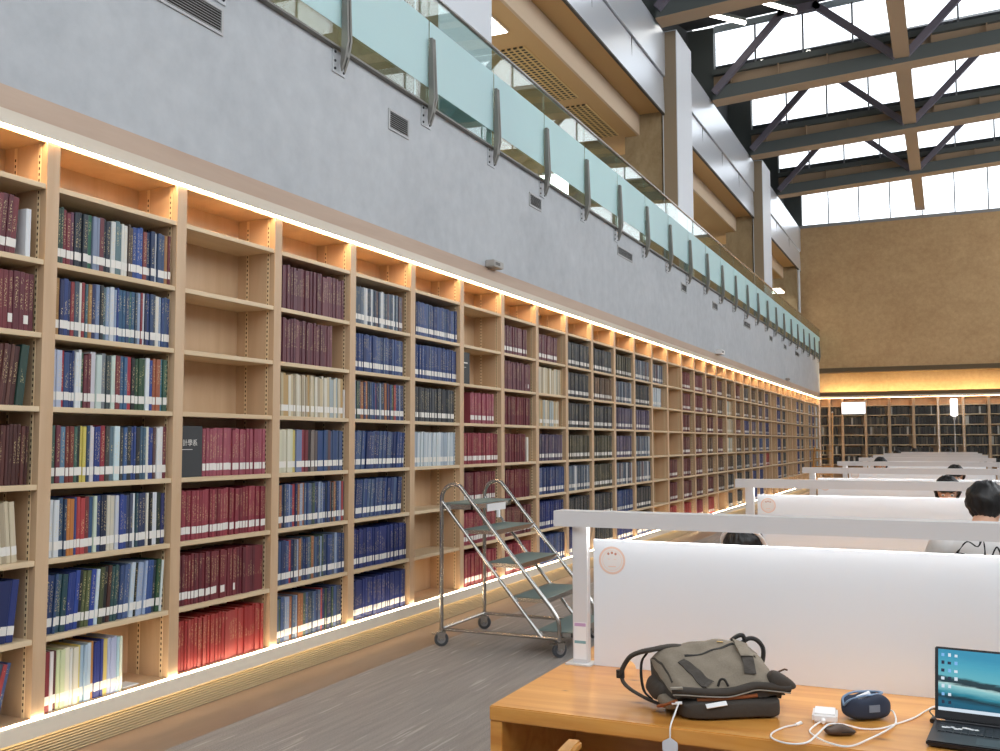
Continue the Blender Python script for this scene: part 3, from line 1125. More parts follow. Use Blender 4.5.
def add_spine(b, w, h, d, c_, ti, T, simple=False):
    """hard cover: rounded spine facing +x, two boards"""
    def add(pts, uv=None):
        b.quad([T @ Vector(p) for p in pts])
        b.cols[len(b.f)-1] = (*c_, ti)
        if uv:
            b.uv[len(b.f)-1] = uv
    r = min(.004, w*.2)
    prof = [(-.003, 0), (0, r), (0, w-r), (-.003, w)] if not simple else [(0, 0), (0, w)]
    for j in range(len(prof)-1):
        (xa, ya), (xb, yb_) = prof[j], prof[j+1]
        add([(xa, ya, 0), (xb, yb_, 0), (xb, yb_, h), (xa, ya, h)], [(ya/w, 0), (yb_/w, 0), (yb_/w, 1), (ya/w, 1)])
    xs_ = prof[0][0]
    if simple:
        add([(xs_, 0, h), (xs_, w, h), (-d, w, h), (-d, 0, h)])
        add([(-d, 0, 0), (xs_, 0, 0), (xs_, 0, h), (-d, 0, h)])
        add([(xs_, w, 0), (-d, w, 0), (-d, w, h), (xs_, w, h)])
        return
    t = .0025
    # boards and inner spine
    add([(-d, 0, 0), (xs_, 0, 0), (xs_, 0, h), (-d, 0, h)])
    add([(xs_, w, 0), (-d, w, 0), (-d, w, h), (xs_, w, h)])
    for z, fl in ((h, 0), (0, 1)):
        for q in ([(xs_, 0, z), (xs_, t, z), (-d, t, z), (-d, 0, z)], [(xs_, w-t, z), (xs_, w, z), (-d, w, z), (-d, w-t, z)],
                  [(-.006, t, z), (-.006, w-t, z), (0, w-r, z), (0, r, z)][::-1]):
            add(q[::-1] if fl else q)
    add([(-d, t, 0), (-d, t, h), (-.006, t, h), (-.006, t, 0)])
    add([(-d, w-t, 0), (-.006, w-t, 0), (-.006, w-t, h), (-d, w-t, h)])
    add([(-d, 0, 0), (-d, 0, h), (-d, t, h), (-d, t, 0)])
    add([(-d, w-t, 0), (-d, w-t, h), (-d, w, h), (-d, w, 0)])
    add([(-.006, t, 0), (-.006, t, h), (-.006, w-t, h), (-.006, w-t, 0)])


SPECS.sort(key=lambda s_: -s_['area'])
NEAR, REST = SPECS[:300], SPECS[300:]
RO = ['second', 'third', 'fourth', 'fifth', 'sixth', 'seventh', 'bottom']
used_labels = {}
for s_ in NEAR:
    b = MB()
    add_spine(b, s_['w'], s_['h'], s_['d'], hexc(s_['col']), s_['ti'], Matrix())
    o = b.build('book', BOOK)
    o.matrix_world = book_T(s_)
    cn = cname(s_['col'])
    kind = 'hardback' if s_['ti'] else 'volume'
    lean = 'leaning ' if abs(s_['lean']) > .05 else ''
    lev = RO[s_['row']]
    where = '%s shelf level of the %s bookcase bay' % (lev, ORD[s_['bay']])
    if s_['n'] == 99:
        lab = 'thin white magazine at the right end of the %s' % where
    elif s_['bay'] == 1:
        lab = '%s%s %s, %s from right, %s' % (lean, cn, kind, ORD[s_['of']-s_['n']+1], where)
    else:
        lab = '%s%s %s, %s from left, %s' % (lean, cn, kind, ORD[s_['n']], where)
    if len(lab.split()) > 16:
        lab = lab.replace('bookcase ', '').replace('shelf level', 'shelf')
    tag(o, lab, 'book', 'books on the %s' % where)
    b = MB()
    t = .003
    b.box(-s_['d']+.004, -.0062, t, s_['w']-t, .003, s_['h']-.004)
    b.build('page_block', PAGES, o)
    if s_['lab']:
        b = MB()
        z0 = .036+(s_['n'] % 5)*.0006
        b.box(-.003, .0006, .0012, s_['w']-.0012, z0, z0+.044)
        b.build('spine_label', LABELW, o)
b = MB()
for s_ in REST:
    T = book_T(s_)
    add_spine(b, s_['w'], s_['h'], s_['d'], hexc(s_['col']), s_['ti'], T, True)
    if s_['lab']:
        z0 = .036
        b.quad([T @ Vector(p) for p in ((.0012, .001, z0), (.0012, s_['w']-.001, z0), (.0012, s_['w']-.001, z0+.044), (.0012, .001, z0+.044))])
        b.cols[len(b.f)-1] = (*lin((232, 228, 220)), 0)
# far wall volumes
rnd = random.Random(5)
for (x0, w) in FBAYS:
    for zi, z in enumerate([.242]+FSH[:-1]):
        if zi < 1:
            continue
        x = x0+.05
        e = x0+w-.05-rnd.choice([0, 0, .03, .1])
        while x < e-.05:
            ww = rnd.uniform(.03, .065)
            h = rnd.uniform(.25, .30)
            hx = '#b8b4a8' if rnd.random() < .04 else ('#7a6a50' if rnd.random() < .06 else rnd.choice(PAL['far']))
            T = Matrix.Translation((x, YF-.33+.03, z+.001)) @ Matrix.Rotation(-pi/2, 4, 'Z')
            add_spine(b, ww, h, .2, hexc(hx), 0, T, True)
            x += ww+.002
o = b.build('books', BOOK)
tag(o, 'remaining rows of small bound volumes filling the receding and far bookcases', 'books', None, 'stuff')

# charcoal display boxes
t = thing('display_box', 'charcoal box with white characters at the left end of red books, third bay', 'box', (-.03, Y1+P+.047, ST[2]+.001))
b = MB()
b.box(-.2, 0, .0, .205, 0, .315)
b.build('case', BOXD, t, bevel=.003)


def text(body, size, T, m, parent, name):
    cu = bpy.data.curves.new(name, 'FONT')
    cu.body = body
    cu.size = size
    cu.extrude = .0004
    cu.align_x = 'LEFT'
    cu.materials.append(m)
    tmp = bpy.data.objects.new('tmp', cu)
    COL.objects.link(tmp)
    me = bpy.data.meshes.new_from_object(tmp.evaluated_get(bpy.context.evaluated_depsgraph_get()))
    bpy.data.objects.remove(tmp)
    o_ = bpy.data.objects.new(name, me)
    COL.objects.link(o_)
    o_.parent = parent
    o_.matrix_local = T
    return o_


RX = Matrix(((0, 0, 1), (1, 0, 0), (0, 1, 0))).to_4x4()     # text facing +x, reading along +y
text('設計學系', .044, Matrix.Translation((.0015, -.018, .195)) @ RX, LABELW, t, 'lettering')
b = MB()
b.box(0, .001, .0, .115, .168, .1715)
b.build('underline', LABELW, t)
t = thing('display_box', 'small charcoal box beside pink-red books, third level of the seventh bay', 'box', (-.03, Y1+5*P+.047, ST[4]+.001))
b = MB()
b.box(-.2, 0, .0, .18, 0, .31)
b.build('case', BOXD, t, bevel=.003)
b = MB()
b.box(0, .001, .03, .13, .20, .212)
b.box(0, .001, .03, .10, .16, .164)
b.build('lettering', LABELW, t)
t = thing('paper_sheet', 'loose white paper strip lying on the bottom shelf of the second bay', 'paper', (-.1, Y1+.66, Z0+.001))
b = MB()
b.box(-.05, .05, -.05, .07, 0, .006)
b.build('sheet', WHITEP, t)

# ------------------------------------------------------------------ glass balustrade on the gallery edge
t = thing('glass_balustrade', 'frosted glass balustrade with dark steel posts along the gallery edge', 'railing', (0, 0, 4.68))
PY = [6.22-1.397*2+1.397*j for j in range(0, 25)]
PY = [y for y in PY if y < YF-.1]


def post_mesh():
    b = MB()
    # tapered blade standing off the wall face, pointed foot
    prof = [(.048, -.19), (.082, -.10), (.112, .05), (.088, .61), (.056, .61), (.050, .0), (.040, -.12)]
    b.prism([(x, z) for x, z in prof], -.032, -.008, 'y')
    b.prism([(x, z) for x, z in prof], .008, .032, 'y')
    b.box(.06, .092, -.01, .01, -.08, .58)
    return b


pm = None
for y in PY:
    if pm is None:
        pm = post_mesh().build('post', POSTM, t, bevel=.002, seg=1)
        b = MB()
        b.box(.001, .012, -.085, .085, -.20, -.01)
        pl = b.build('mounting_plate', PLATE, pm)
        b = MB()
        for yy in (-.06, .06):
            for zz in (-.17, -.11, -.04):
                b.tube([(.012, yy, zz), (.02, yy, zz)], .011, 6)
        b.build('bolts', BOLT, pm)
        o = pm
    else:
        o = copy_tree(pm, t)
    o.location = (0, y, 0)
ed = [1.5]+PY+[YF-.02]
for j in range(len(ed)-1):
    y0, y1 = ed[j]+.008, ed[j+1]-.008
    if y1-y0 < .1:
        continue
    b = MB()
    b.box(.022, .036, y0, y1, .0, 1.05)
    o = b.build('glass_panel', GLASS, t)
    b = MB()
    b.box(.0365, .0385, y0+.002, y1-.002, .16, .785)
    b.build('frosted_band', FROST, o)
b = MB()
b.tube([(.029, 1.5, 1.06), (.029, YF-.02, 1.06)], .022, 10)
b.build('handrail', STAIN, t, smooth=True)
b = MB()
b.box(.0, .05, 1.5, YF-.02, -.016, .0)
b.build('base_channel', POSTM, t)

# ------------------------------------------------------------------ wall vents and small devices
VENTS = [(3.9, 4.89, 4.27, 4.45, 'wide slatted vent grille on the grey wall, top left corner'),
         (6.97, 7.31, 4.275, 4.455, 'small square vent grille on the grey wall, second from the left'),
         (10.03, 10.39, 4.30, 4.455, 'small square vent grille on the grey wall, third from the left'),
         (13.27, 14.0, 4.31, 4.45, 'wide vent grille on the grey wall, fourth from the left'),
         (16.95, 17.35, 4.31, 4.46, 'small vent grille on the grey wall, fifth from the left'),
         (19.5, 19.95, 4.31, 4.46, 'small vent grille on the grey wall, sixth from the left'),
         (22.8, 23.6, 4.31, 4.46, 'wide vent grille on the grey wall, seventh from the left'),
         (26.4, 26.85, 4.31, 4.46, 'small vent grille on the grey wall, third from the far end'),
         (28.9, 29.35, 4.31, 4.46, 'small vent grille on the grey wall, second from the far end'),
         (31.2, 32.0, 4.31, 4.46, 'wide vent grille on the grey wall, last before the end wall')]
for (y0, y1, z0, z1, lab) in VENTS:
    t = thing('wall_vent', lab, 'vent', (0, (y0+y1)/2, (z0+z1)/2), 0, 'vent grilles in the grey wall')
    L, H = (y1-y0)/2, (z1-z0)/2
    b = MB()
    fwid = .018
    for q in ((-L, L, -H, -H+fwid), (-L, L, H-fwid, H), (-L, -L+fwid, -H+fwid, H-fwid), (L-fwid, L, -H+fwid, H-fwid)):
        b.box(0, .012, *q)
    b.build('vent_frame', VENTF, t)
    b = MB()
    b.box(.0005, .002, -L+fwid, L-fwid, -H+fwid, H-fwid)
    b.build('recess_shade', VENTD, t)  # flat dark sheet, shade behind the slats put into its colour
    b = MB()
    n = 8
    for q in range(n):
        z = -H+fwid+(2*H-2*fwid)*(q+.5)/n
        b.quad([(.003, -L+fwid, z+.004), (.003, L-fwid, z+.004), (.010, L-fwid, z-.004), (.010, -L+fwid, z-.004)])
        b.quad([(.010, -L+fwid, z-.005), (.010, L-fwid, z-.005), (.003, L-fwid, z+.003), (.003, -L+fwid, z+.003)])
    b.build('vent_slats', VENTF, t)
for (y, z, s_, lab) in ((9.0, 3.41, 1.0, 'grey box device with vents on the bookcase crown, nearest the camera'),
                        (19.85, 3.41, 1.3, 'small white box device on the bookcase crown, middle of the row'),
                        (29.2, 3.41, 1.0, 'flat white box device on the bookcase crown, near the far end')):
    t = thing('junction_box', lab, 'device', (-.06+.06, y, z), 0)
    b = MB()
    b.box(.0, .10*s_, -.12*s_, .12*s_, 0.001, .07*s_)
    b.build('case', mat('device_grey', (168, 164, 158), .5) if s_ == 1 else WHITEP, t, bevel=.006)
    b = MB()
    for q in range(4):
        b.box(.10*s_, .102*s_, -.08*s_+.03*q*s_, -.065*s_+.03*q*s_, .02*s_, .05*s_)
    b.build('slots', VENTD, t)

# ------------------------------------------------------------------ rolling step ladder
t = thing('step_ladder', 'stainless rolling step ladder with grey-green treads in front of the bookcases', 'ladder', (.49, 7.03, 0))
WY = .80
RT = .0165


def tube_part(nm, pts, r=RT, m=STAIN, par=None):
    b_ = MB()
    b_.tube(pts, r, 12)
    return b_.build(nm, m, par or t, smooth=True, ang=50)


XB, XF = 0., 1.02
for y in (0, WY):
    pts = [(XB, y, .125), (XB, y, 1.15)]
    c0 = (.115, 1.165)
    pts += [(.115-.115*cos(a), y, 1.165+.125*sin(a)) for a in [pi*q/14 for q in range(1, 10)]]
    pts += [(.27, y, 1.222)] if False else []
    pts += [(.95, y, .36), (.985, y, .31), (1.005, y, .27), (1.012, y, .22), (1.012, y, .125)]
    # blend loop into the slope
    o = tube_part('side_rail', pts)
    tube_part('stringer', [(.006, y, 1.15), (.87, y, .135)], .0135)
    tube_part('base_bar', [(XB, y, .137), (1.012, y, .137)], .0135)
tube_part('cross_bar', [(XB, 0, .137), (XB, WY, .137)], .0135)
tube_part('cross_bar', [(1.012, 0, .137), (1.012, WY, .137)], .0135)
tube_part('cross_bar', [(.02, 0, 1.10), (.02, WY, 1.10)], .0115)
for z, in ((.185,), (.425,), (.68,), (.93,)):
    xs0 = .006+(1.15-z)*(.864/1.015)
    xr = .235+(1.2-z)*(.72/.84)+.01
    b = MB()
    b.box(xs0, xr, .012, WY-.012, z, z+.008)
    o = b.build('tread', TREAD, t, bevel=.002, seg=1)
    b = MB()
    b.box(xs0, xs0+.012, .012, WY-.012, z-.03, z)
    b.box(xr-.012, xr+.002, .012, WY-.012, z-.03, z+.006)
    for yy in (.012, WY-.020):
        b.box(xs0, xr, yy, yy+.008, z-.03, z)
    b.build('tread_frame', STAIN, o)
b = MB()
b.box(.0, .27, .014, WY-.014, 1.13, 1.14)
o = b.build('platform', TREAD, t, bevel=.002, seg=1)
b = MB()
b.box(.0, .012, .014, WY-.014, 1.09, 1.13)
b.box(.258, .27, .014, WY-.014, 1.09, 1.13)
for yy in (.014, WY-.022):
    b.box(0, .27, yy, yy+.008, 1.09, 1.13)
b.build('platform_frame', STAIN, o)
b = MB()
b.box(.272, .278, WY*.35, WY*.8, 1.06, 1.12)
b.tube([(.275, WY*.62, 1.06), (.275, WY*.62, 1.0)], .018, 8)
b.build('sign_tag', WHITEP, t)
cast = None
for (x, y, rz) in ((XB, 0, .5), (XB, WY, .3), (1.012, 0, .9), (1.012, WY, .6)):
    if cast is None:
        b = MB()
        b.prism([(-.035, .118), (.035, .118), (.028, .06), (.012, .05), (-.012, .05), (-.028, .06)], -.030, -.025, 'y')
        b.prism([(-.035, .118), (.035, .118), (.028, .06), (.012, .05), (-.012, .05), (-.028, .06)], .025, .030, 'y')
        b.box(-.036, .036, -.030, .030, .112, .119)
        b.tube([(0, 0, .118), (0, 0, .14)], .018, 10)
        b.box(-.075, -.03, -.02, .02, .098, .106)
        cast = b.build('caster', STAIN, t)
        b = MB()
        n = 24
        b.tube([(0, -.016, .058), (0, -.012, .058), (0, .012, .058), (0, .016, .058)], [.050, .057, .057, .050], n)
        w = b.build('wheel', GREYR, cast, smooth=True)
        b = MB()
        b.tube([(0, -.032, .058), (0, .032, .058)], .010, 10)
        b.tube([(0, -.019, .058), (0, .019, .058)], .034, 16)
        b.build('hub', mat('hub_grey', (150, 150, 152), .4, .6), cast, smooth=True)
        o = cast
    else:
        o = copy_tree(cast, t)
    o.location = (x, y, 0)
    o.rotation_euler = (0, 0, rz)

# ------------------------------------------------------------------ study desks, dividers with lamp bars
DX0, DX1 = 2.785, 4.93
ROWY = [3.785+3.733*k for k in range(8)]
RW = ['nearest the camera, with the backpack on it', 'in the second row', 'in the third row', 'in the fourth row', 'in the fifth row', 'in the sixth row', 'in the seventh row', 'in the last row']
proto = None
for k_, y in enumerate(ROWY):
    lab = 'varnished pine study desk %s' % RW[k_]
    if proto is None:
        t = thing('study_desk', lab, 'desk', (DX0, y, 0), 0, 'rows of study desks')
        L = DX1-DX0
        b = MB()
        b.box(0, L, -.725, .725, .685, .735)
        b.build('tabletop', PINE, t, bevel=.004)
        for x0 in (0, L-.045):
            b = MB()
            b.box(x0+.0005, x0+.0445, -.72, .72, 0.002, .6845)
            b.build('side_panel', PINE, t, bevel=.003, seg=1)
        b = MB()
        b.box(.046, L-.046, -.015, .015, .25, .684)
        b.build('modesty_panel', PINE, t)
        proto = t
    else:
        o = copy_tree(proto)
        o.location = (DX0, y, 0)
        tag(o, lab, 'desk', 'rows of study desks')
proto = None
DW = ['nearest the camera, behind the backpack', 'second from the camera, left of the black-haired man', 'third from the camera', 'fourth from the camera', 'fifth from the camera',
      'sixth from the camera', 'seventh from the camera', 'last and smallest before the end wall']
for k_, y in enumerate(ROWY):
    lab = 'white desk divider with lamp bar, %s' % DW[k_]
    if proto is None:
        t = thing('desk_divider', lab, 'divider', (DX0, y, .7355), 0, 'white desk dividers with lamp bars')
        b = MB()
        b.box(-.028, L+.028, -.05, .05, 1.315-.7355, 1.347-.7355)
        b.box(-.028, L+.028, -.05, -.042, 1.285-.7355, 1.315-.7355)
        b.box(-.028, L+.028, .042, .05, 1.285-.7355, 1.315-.7355)
        b.box(-.028, -.022, -.042, .042, 1.285-.7355, 1.315-.7355)
        b.box(L+.022, L+.028, -.042, .042, 1.285-.7355, 1.315-.7355)
        b.build('lamp_bar', WHITEM, t)
        for side, x0 in ((0, .040), (1, L-.040-.064)):
            b = MB()
            b.box(x0, x0+.064, -.018, .018, 0.006, 1.314-.7355)
            o = b.build('post', WHITEM, t, bevel=.002, seg=1)
            b = MB()
            b.box(x0-.022, x0+.086, -.05, .04, 0, .006)
            b.build('base_plate', WHITEM, o)
            if side == 0:
                b = MB()
                b.box(x0+.006, x0+.058, -.0195, -.0183, .02, .165)
                q = b.build('notice_sticker', WHITEP, o)
                b = MB()
                b.box(x0+.008, x0+.056, -.0199, -.0194, .150, .163)
                b.build('pink_heading', PINKH, o)
                b = MB()
                b.box(x0+.008, x0+.056, -.0199, -.0194, .082, .093)
                b.build('teal_heading', BLUEH, o)
        # panel with half-round cable notches at its foot
        x0, x1 = .128, L-.128
        poly = [(x0, .0)]
        for cx in (.27, L-.27):
            poly += [(cx-.03*cos(pi*j/10), .0+.03*sin(pi*j/10)+.0) for j in range(11)]
        poly += [(x1, 0), (x1, .498), (x0, .498)]
        b = MB()
        b.prism(poly, -.009, .009, 'y')
        b.build('screen_panel', WHITE, t)
        b = MB()
        b.box(.12, L-.12, -.030, .030, 1.306-.7355, 1.3145-.7355)
        b.build('light_strip', LED_D, t)
        cx, cz = .206, .418
        b = MB()
        b.disc((cx, -.0096, cz), (0, -1, 0), .050, 32, 1)
        o = b.build('round_sticker', [STICK, STICKI], t)
        b = MB()
        b.disc((cx, -.0100, cz), (0, -1, 0), .055, 40, 0, .047)
        b.disc((cx, -.0100, cz), (0, -1, 0), .040, 40, 0, .0385)
        for a in (60, 90, 120):
            b.disc((cx+.030*cos(radians(a)), -.0101, cz+.030*sin(radians(a))), (0, -1, 0), .0052, 10, 1)
        for a in (-.013, .013):
            b.box(cx+a-.005, cx+a+.005, -.0103, -.0098, cz+.004, cz+.006, 0)
        b.box(cx-.016, cx+.016, -.0103, -.0098, cz-.026, cz-.022, 0)
        b.build('ring_print', [STICK, mat('sticker_mark', (196, 138, 116), .6)], o)
        proto = t
    else:
        o = copy_tree(proto)
        o.location = (DX0, y, .7355)
        tag(o, lab, 'divider', 'white desk dividers with lamp bars')

# ------------------------------------------------------------------ chairs
def make_chair(lab, loc, rz, group='beech library chairs', arms=False):
    """seat faces local +y"""
    t = thing('wooden_chair', lab, 'chair', loc, rz, group)
    b = MB()
    b.prism([(-.21, -.20), (.21, -.20), (.235, .22), (-.235, .22)], .425, .45, 'z')
    b.build('seat', CHAIRW, t, bevel=.008)
    for x, y, top in ((-.20, .19, .425), (.20, .19, .425)):
        b = MB()
        b.tube([(x*1.05, y, 0.002), (x, y, top)], [.015, .019], 10)
        b.build('leg', CHAIRW, t, smooth=True)
    for x in (-.2, .2):
        b = MB()
        b.tube([(x, -.24, .002), (x, -.19, .42), (x*1.02, -.215, .60), (x*1.03, -.25, .735)], [.015, .019, .018, .015], 10)
        b.build('leg', CHAIRW, t, smooth=True)
    b = MB()
    n = 14
    outer = []
    inner = []
    for j in range(n+1):
        a = -1+2*j/n
        x = .262*a
        yy = -.235-.06*(1-a*a)+.02
        outer.append((x, yy-.012))
        inner.append((x, yy+.014))
    b.prism(outer+inner[::-1], .665, .745, 'z')
    b.build('back_rail', CHAIRW, t, bevel=.006)
    b = MB()
    b.box(-.19, .19, .17, .19, .38, .425)
    b.box(-.19, -.17, -.17, .17, .38, .425)
    b.box(.17, .19, -.17, .17, .38, .425)
    b.box(-.19, .19, -.19, -.17, .38, .425)
    b.build('seat_frame', CHAIRW, t)
    for x in (-.235, .235) if arms else ():
        b = MB()
        pr_ = []
        for j in range(9):
            yy = -.22+.44*j/8
            pr_.append((yy, .655+.045*sin(pi*.5*j/8)))
        b.prism(pr_+[(q_[0], q_[1]-.028) for q_ in pr_[::-1]], x-.024, x+.024, 'x')
        b.build('armrest', CHAIRW, t, bevel=.007)
        b = MB()
        b.tube([(x*.9, .18, .43), (x, .17, .67)], [.018, .016], 10)
        b.build('arm_post', CHAIRW, t, smooth=True)
    return t


ch = make_chair('beech armchair at the nearest desk, only its armrest tip in the picture', (3.385, 2.73, 0), radians(3), arms=True)

# ------------------------------------------------------------------ things on the near desk
DZ = .7355
# laptop
t = thing('laptop', 'open black laptop showing a seaside desktop picture at the desk edge', 'laptop', (4.163, 3.42, DZ), radians(-5))
LW, LD = .36, .25
b = MB()
b.box(0, LW, -LD, 0, .004, .020)
base = b.build('base', BLACK, t, bevel=.004)
b = MB()
for r in range(5):
    for c_ in range(15):
        x = .022+c_*.0212
        yy = -.035-r*.0205
        b.box(x, x+.0185, yy-.018, yy, .0200, .0222)
b.build('keyboard', KEYM, base)
b = MB()
b.box(.13, .235, -.232, -.160, .0201, .0206)
b.build('touchpad', mat('touchpad', (44, 52, 56), .3), base)
b = MB()
rr = random.Random(3)
for q in range(9):
    x, yy = .035+.011*q, -.085+rr.uniform(-.012, .012)
    T = Matrix.Translation((x, yy, .0224)) @ Matrix.Rotation(rr.uniform(-.6, .6), 4, 'Z')
    b.box(-.006, .006, -.007, .007, 0, .0005, 0, T)
b.build('white_sticker', WHITEP, base)
b = MB()
for xx in (.03, .33):
    for yy in (-.03, -.22):
        b.box(xx-.01, xx+.01, yy-.01, yy+.01, 0, .004)
b.build('rubber_foot', RUB, base)
TL = Matrix.Translation((0, .004, .018)) @ Matrix.Rotation(radians(-17), 4, 'X')
b = MB()
b.box(0, LW, -.004, .004, .004, .224, 0, TL)
lid = b.build('lid', BLACK, t, bevel=.003)
b = MB()
x0, x1, z0, z1 = .010, LW-.010, .030, .217
b.quad([TL @ Vector(p) for p in ((x0, -.0046, z0), (x1, -.0046, z0), (x1, -.0046, z1), (x0, -.0046, z1))], 0)
b.uv[0] = [(0, 0), (1, 0), (1, 1), (0, 1)]
b.box(x0, x1, -.0049, -.0047, z0, z0+.010, 1, TL)
rr = random.Random(11)
for cx in range(3):
    for cz in range(7):
        if cx == 2 and cz > 3:
            continue
        x = x0+.008+cx*.019
        z = z1-.022-cz*.024
        b.box(x+rr.uniform(0, .003), x+.010, -.0049, -.0047, z, z+rr.uniform(.008, .011), rr.choice([1, 2, 3, 3]), TL)
b.build('display', [SCREEN, SCRW, SCRD, SCRB], lid)
b = MB()
b.tube([(.03, .004, .016), (LW-.03, .004, .016)], .007, 10)
b.build('hinge', BLACK, t, smooth=True)
# plug and cable of the laptop
t = thing('power_plug', 'black plug and lead beside the laptop hinge', 'plug', (4.155, 3.47, DZ))
b = MB()
b.tube([(0, -.035, .009), (.004, -.01, .009), (.006, .004, .012)], [.008, .009, .005], 10)
b.build('plug_body', BLACK, t, smooth=True)
b = MB()
b.tube(smoothpath([(.006, .003, .012), (-.008, .03, .022), (.004, .05, .026), (.026, .04, .018), (.03, .0, .012)]), .0025, 8)
b.build('lead', BLACK, t, smooth=True)
# charger
t = thing('power_adapter', 'white square power adapter lying on the desk', 'charger', (3.842, 3.345, DZ))
t.rotation_euler = (0, 0, .08)
b = MB()
b.box(-.038, .038, -.050, .050, .0005, .030)
b.build('case', WHITEP, t, bevel=.007, seg=3)
b = MB()
b.tube([(-.004, -.047, .012), (-.004, -.072, .010)], [.007, .006], 8)
b.build('connector', WHITEP, t, smooth=True)
# blue pouch
t = thing('zip_pouch', 'navy blue zip pouch standing open on the desk', 'pouch', (3.960, 3.415, DZ), radians(38))


def puff(p):
    return Vector((p.x, p.y, p.z))


b = MB()


def sup(rx, ry, rz, e=.45, nu=32, nv=16, c=(0, 0, 0), fn=None, bb=None, mi=0):
    bb = bb or MB()
    n = len(bb.v)

    def pw(v_, e_):
        return math.copysign(abs(v_)**e_, v_)
    for i_ in range(nv+1):
        a = -pi/2+pi*i_/nv
        for j in range(nu):
            w_ = 2*pi*j/nu
            p = Vector((rx*pw(cos(a), e)*pw(cos(w_), e), ry*pw(cos(a), e)*pw(sin(w_), e), rz*pw(sin(a), e)))
            if fn:
                p = fn(p)
            bb.v.append(tuple(p+Vector(c)))
    for i_ in range(nv):
        for j in range(nu):
            k2 = (j+1) % nu
            bb.f.append((n+i_*nu+j, n+i_*nu+k2, n+(i_+1)*nu+k2, n+(i_+1)*nu+j))
            bb.m.append(mi)
    return bb


def pf(p):
    p = p.copy()
    p.z += .006*sin(p.x*60)*(1 if p.z > 0 else 0)
    if p.z > .01:                                            # open mouth sinks in the middle
        p.z -= .03*math.exp(-((p.y)/.016)**2)*math.exp(-(max(0, p.x-.02)/.05)**2)
    return p


b = sup(.078, .042, .040, .6, 40, 24, (0, 0, .041), pf)
b.build('pouch_body', NAVY, t, smooth=True, ang=80)
b = MB()
for sy in (-1, 1):
    b.tube(smoothpath([(-.079, .0, .046), (-.070, .018*sy, .066), (-.03, .026*sy, .078), (.02, .022*sy, .079), (.05, .012*sy, .079), (.062, .0, .078)]), .0035, 8)
b.build('zipper', NAVYL, t, smooth=True)
b = MB()
b.box(-.016, .022, -.0445, -.0415, .03, .052)
b.build('patch', mat('patch_grey', (120, 130, 146), .7), t)
b = MB()
b.tube([(-.03, .0, .066), (.015, .002, .078)], [.007, .008], 8)
b.build('cable_inside', WHITEP, t, smooth=True)
# brown pouch
t = thing('leather_pouch', 'small dark brown leather pouch under the white cable', 'pouch', (3.90, 3.20, DZ), radians(20))


def bf(p):
    q = p.copy()
    q.y *= (1-.35*max(0, p.x/.05))
    q.z += .004*sin(p.x*90+1)*(1 if p.z > 0 else 0)
    return q


sup(.046, .030, .0115, .6, 24, 12, (0, 0, .012), bf).build('body', BROWNL, t, smooth=True, ang=80)
b = MB()
b.tube([(-.044, 0, .014), (0, -.03, .0135), (.044, -.02, .013)], .0013, 6)
b.build('seam', BAGB, t, smooth=True)
# white cable
CZ = DZ+.0032
b = MB()
cp = [(3.766, 3.235), (3.735, 3.19), (3.712, 3.11), (3.726, 3.055), (3.775, 3.03), (3.82, 3.06), (3.845, 3.12), (3.868, 3.2), (3.905, 3.255), (3.96, 3.275), (4.01, 3.30), (4.05, 3.37),
      (4.10, 3.47), (4.135, 3.58), (4.17, 3.66), (4.26, 3.70)]
zz = {6: .012, 7: .022, 8: .012}
b.tube(smoothpath([(x, y, CZ+zz.get(i_, 0)) for i_, (x, y) in enumerate(cp)], 8), .0028, 8)
o = b.build('charging_cable', WHITEP, smooth=True)
tag(o, 'white charging cable looping from the bag side across the desk to the laptop', 'cable')
b = MB()
b.tube([(3.778, 3.262, CZ+.001), (3.766, 3.235, CZ)], [.0055, .005], 8)
b.build('plug_end', WHITEP, o, smooth=True)
b = MB()
cp = [(3.835, 3.272), (3.818, 3.235), (3.815, 3.18), (3.842, 3.11), (3.885, 3.065), (3.94, 3.075), (3.99, 3.16), (4.033, 3.28), (4.05, 3.39), (4.04, 3.45), (4.012, 3.475)]
b.tube(smoothpath([(x, y, CZ+(.008 if i_ == 0 else (.018 if i_ > 8 else (.0056 if i_ in (3, 4, 6, 7) else 0)))) for i_, (x, y) in enumerate(cp)], 8), .0028, 8)
o = b.build('charging_cable', WHITEP, smooth=True)
tag(o, 'white charging cable curving from the power adapter round to the navy pouch', 'cable')

# backpack lying on its back, turned about thirty degrees on the desk
BO = Vector((3.56, 3.30, DZ))
t = thing('backpack', 'olive grey backpack lying on the nearest desk', 'backpack', BO)


def L3(p):
    return Vector(p)-BO


ROWS = [[(3.404, 3.140, .838), (3.478, 3.182, .834), (3.563, 3.232, .834), (3.641, 3.280, .850), (3.722, 3.330, .832)],
        [(3.351, 3.190, .872), (3.432, 3.239, .876), (3.525, 3.295, .879), (3.613, 3.348, .893), (3.689, 3.394, .851)],
        [(3.303, 3.254, .903), (3.412, 3.320, .917), (3.508, 3.378, .924), (3.586, 3.425, .912), (3.646, 3.461, .870)],
        [(3.277, 3.309, .912), (3.392, 3.378, .936), (3.496, 3.440, .945), (3.563, 3.481, .924), (3.618, 3.514, .882)],
        [(3.268, 3.345, .880), (3.375, 3.410, .890), (3.478, 3.474, .900), (3.546, 3.515, .885), (3.600, 3.545, .850)]]
G = [smoothpath([L3(p) for p in r_], 9) for r_ in ROWS]
cols_ = [smoothpath([G[r_][i_] for r_ in range(5)], 7) for i_ in range(len(G[0]))]
NU, NV = len(cols_), len(cols_[0])
b = MB()
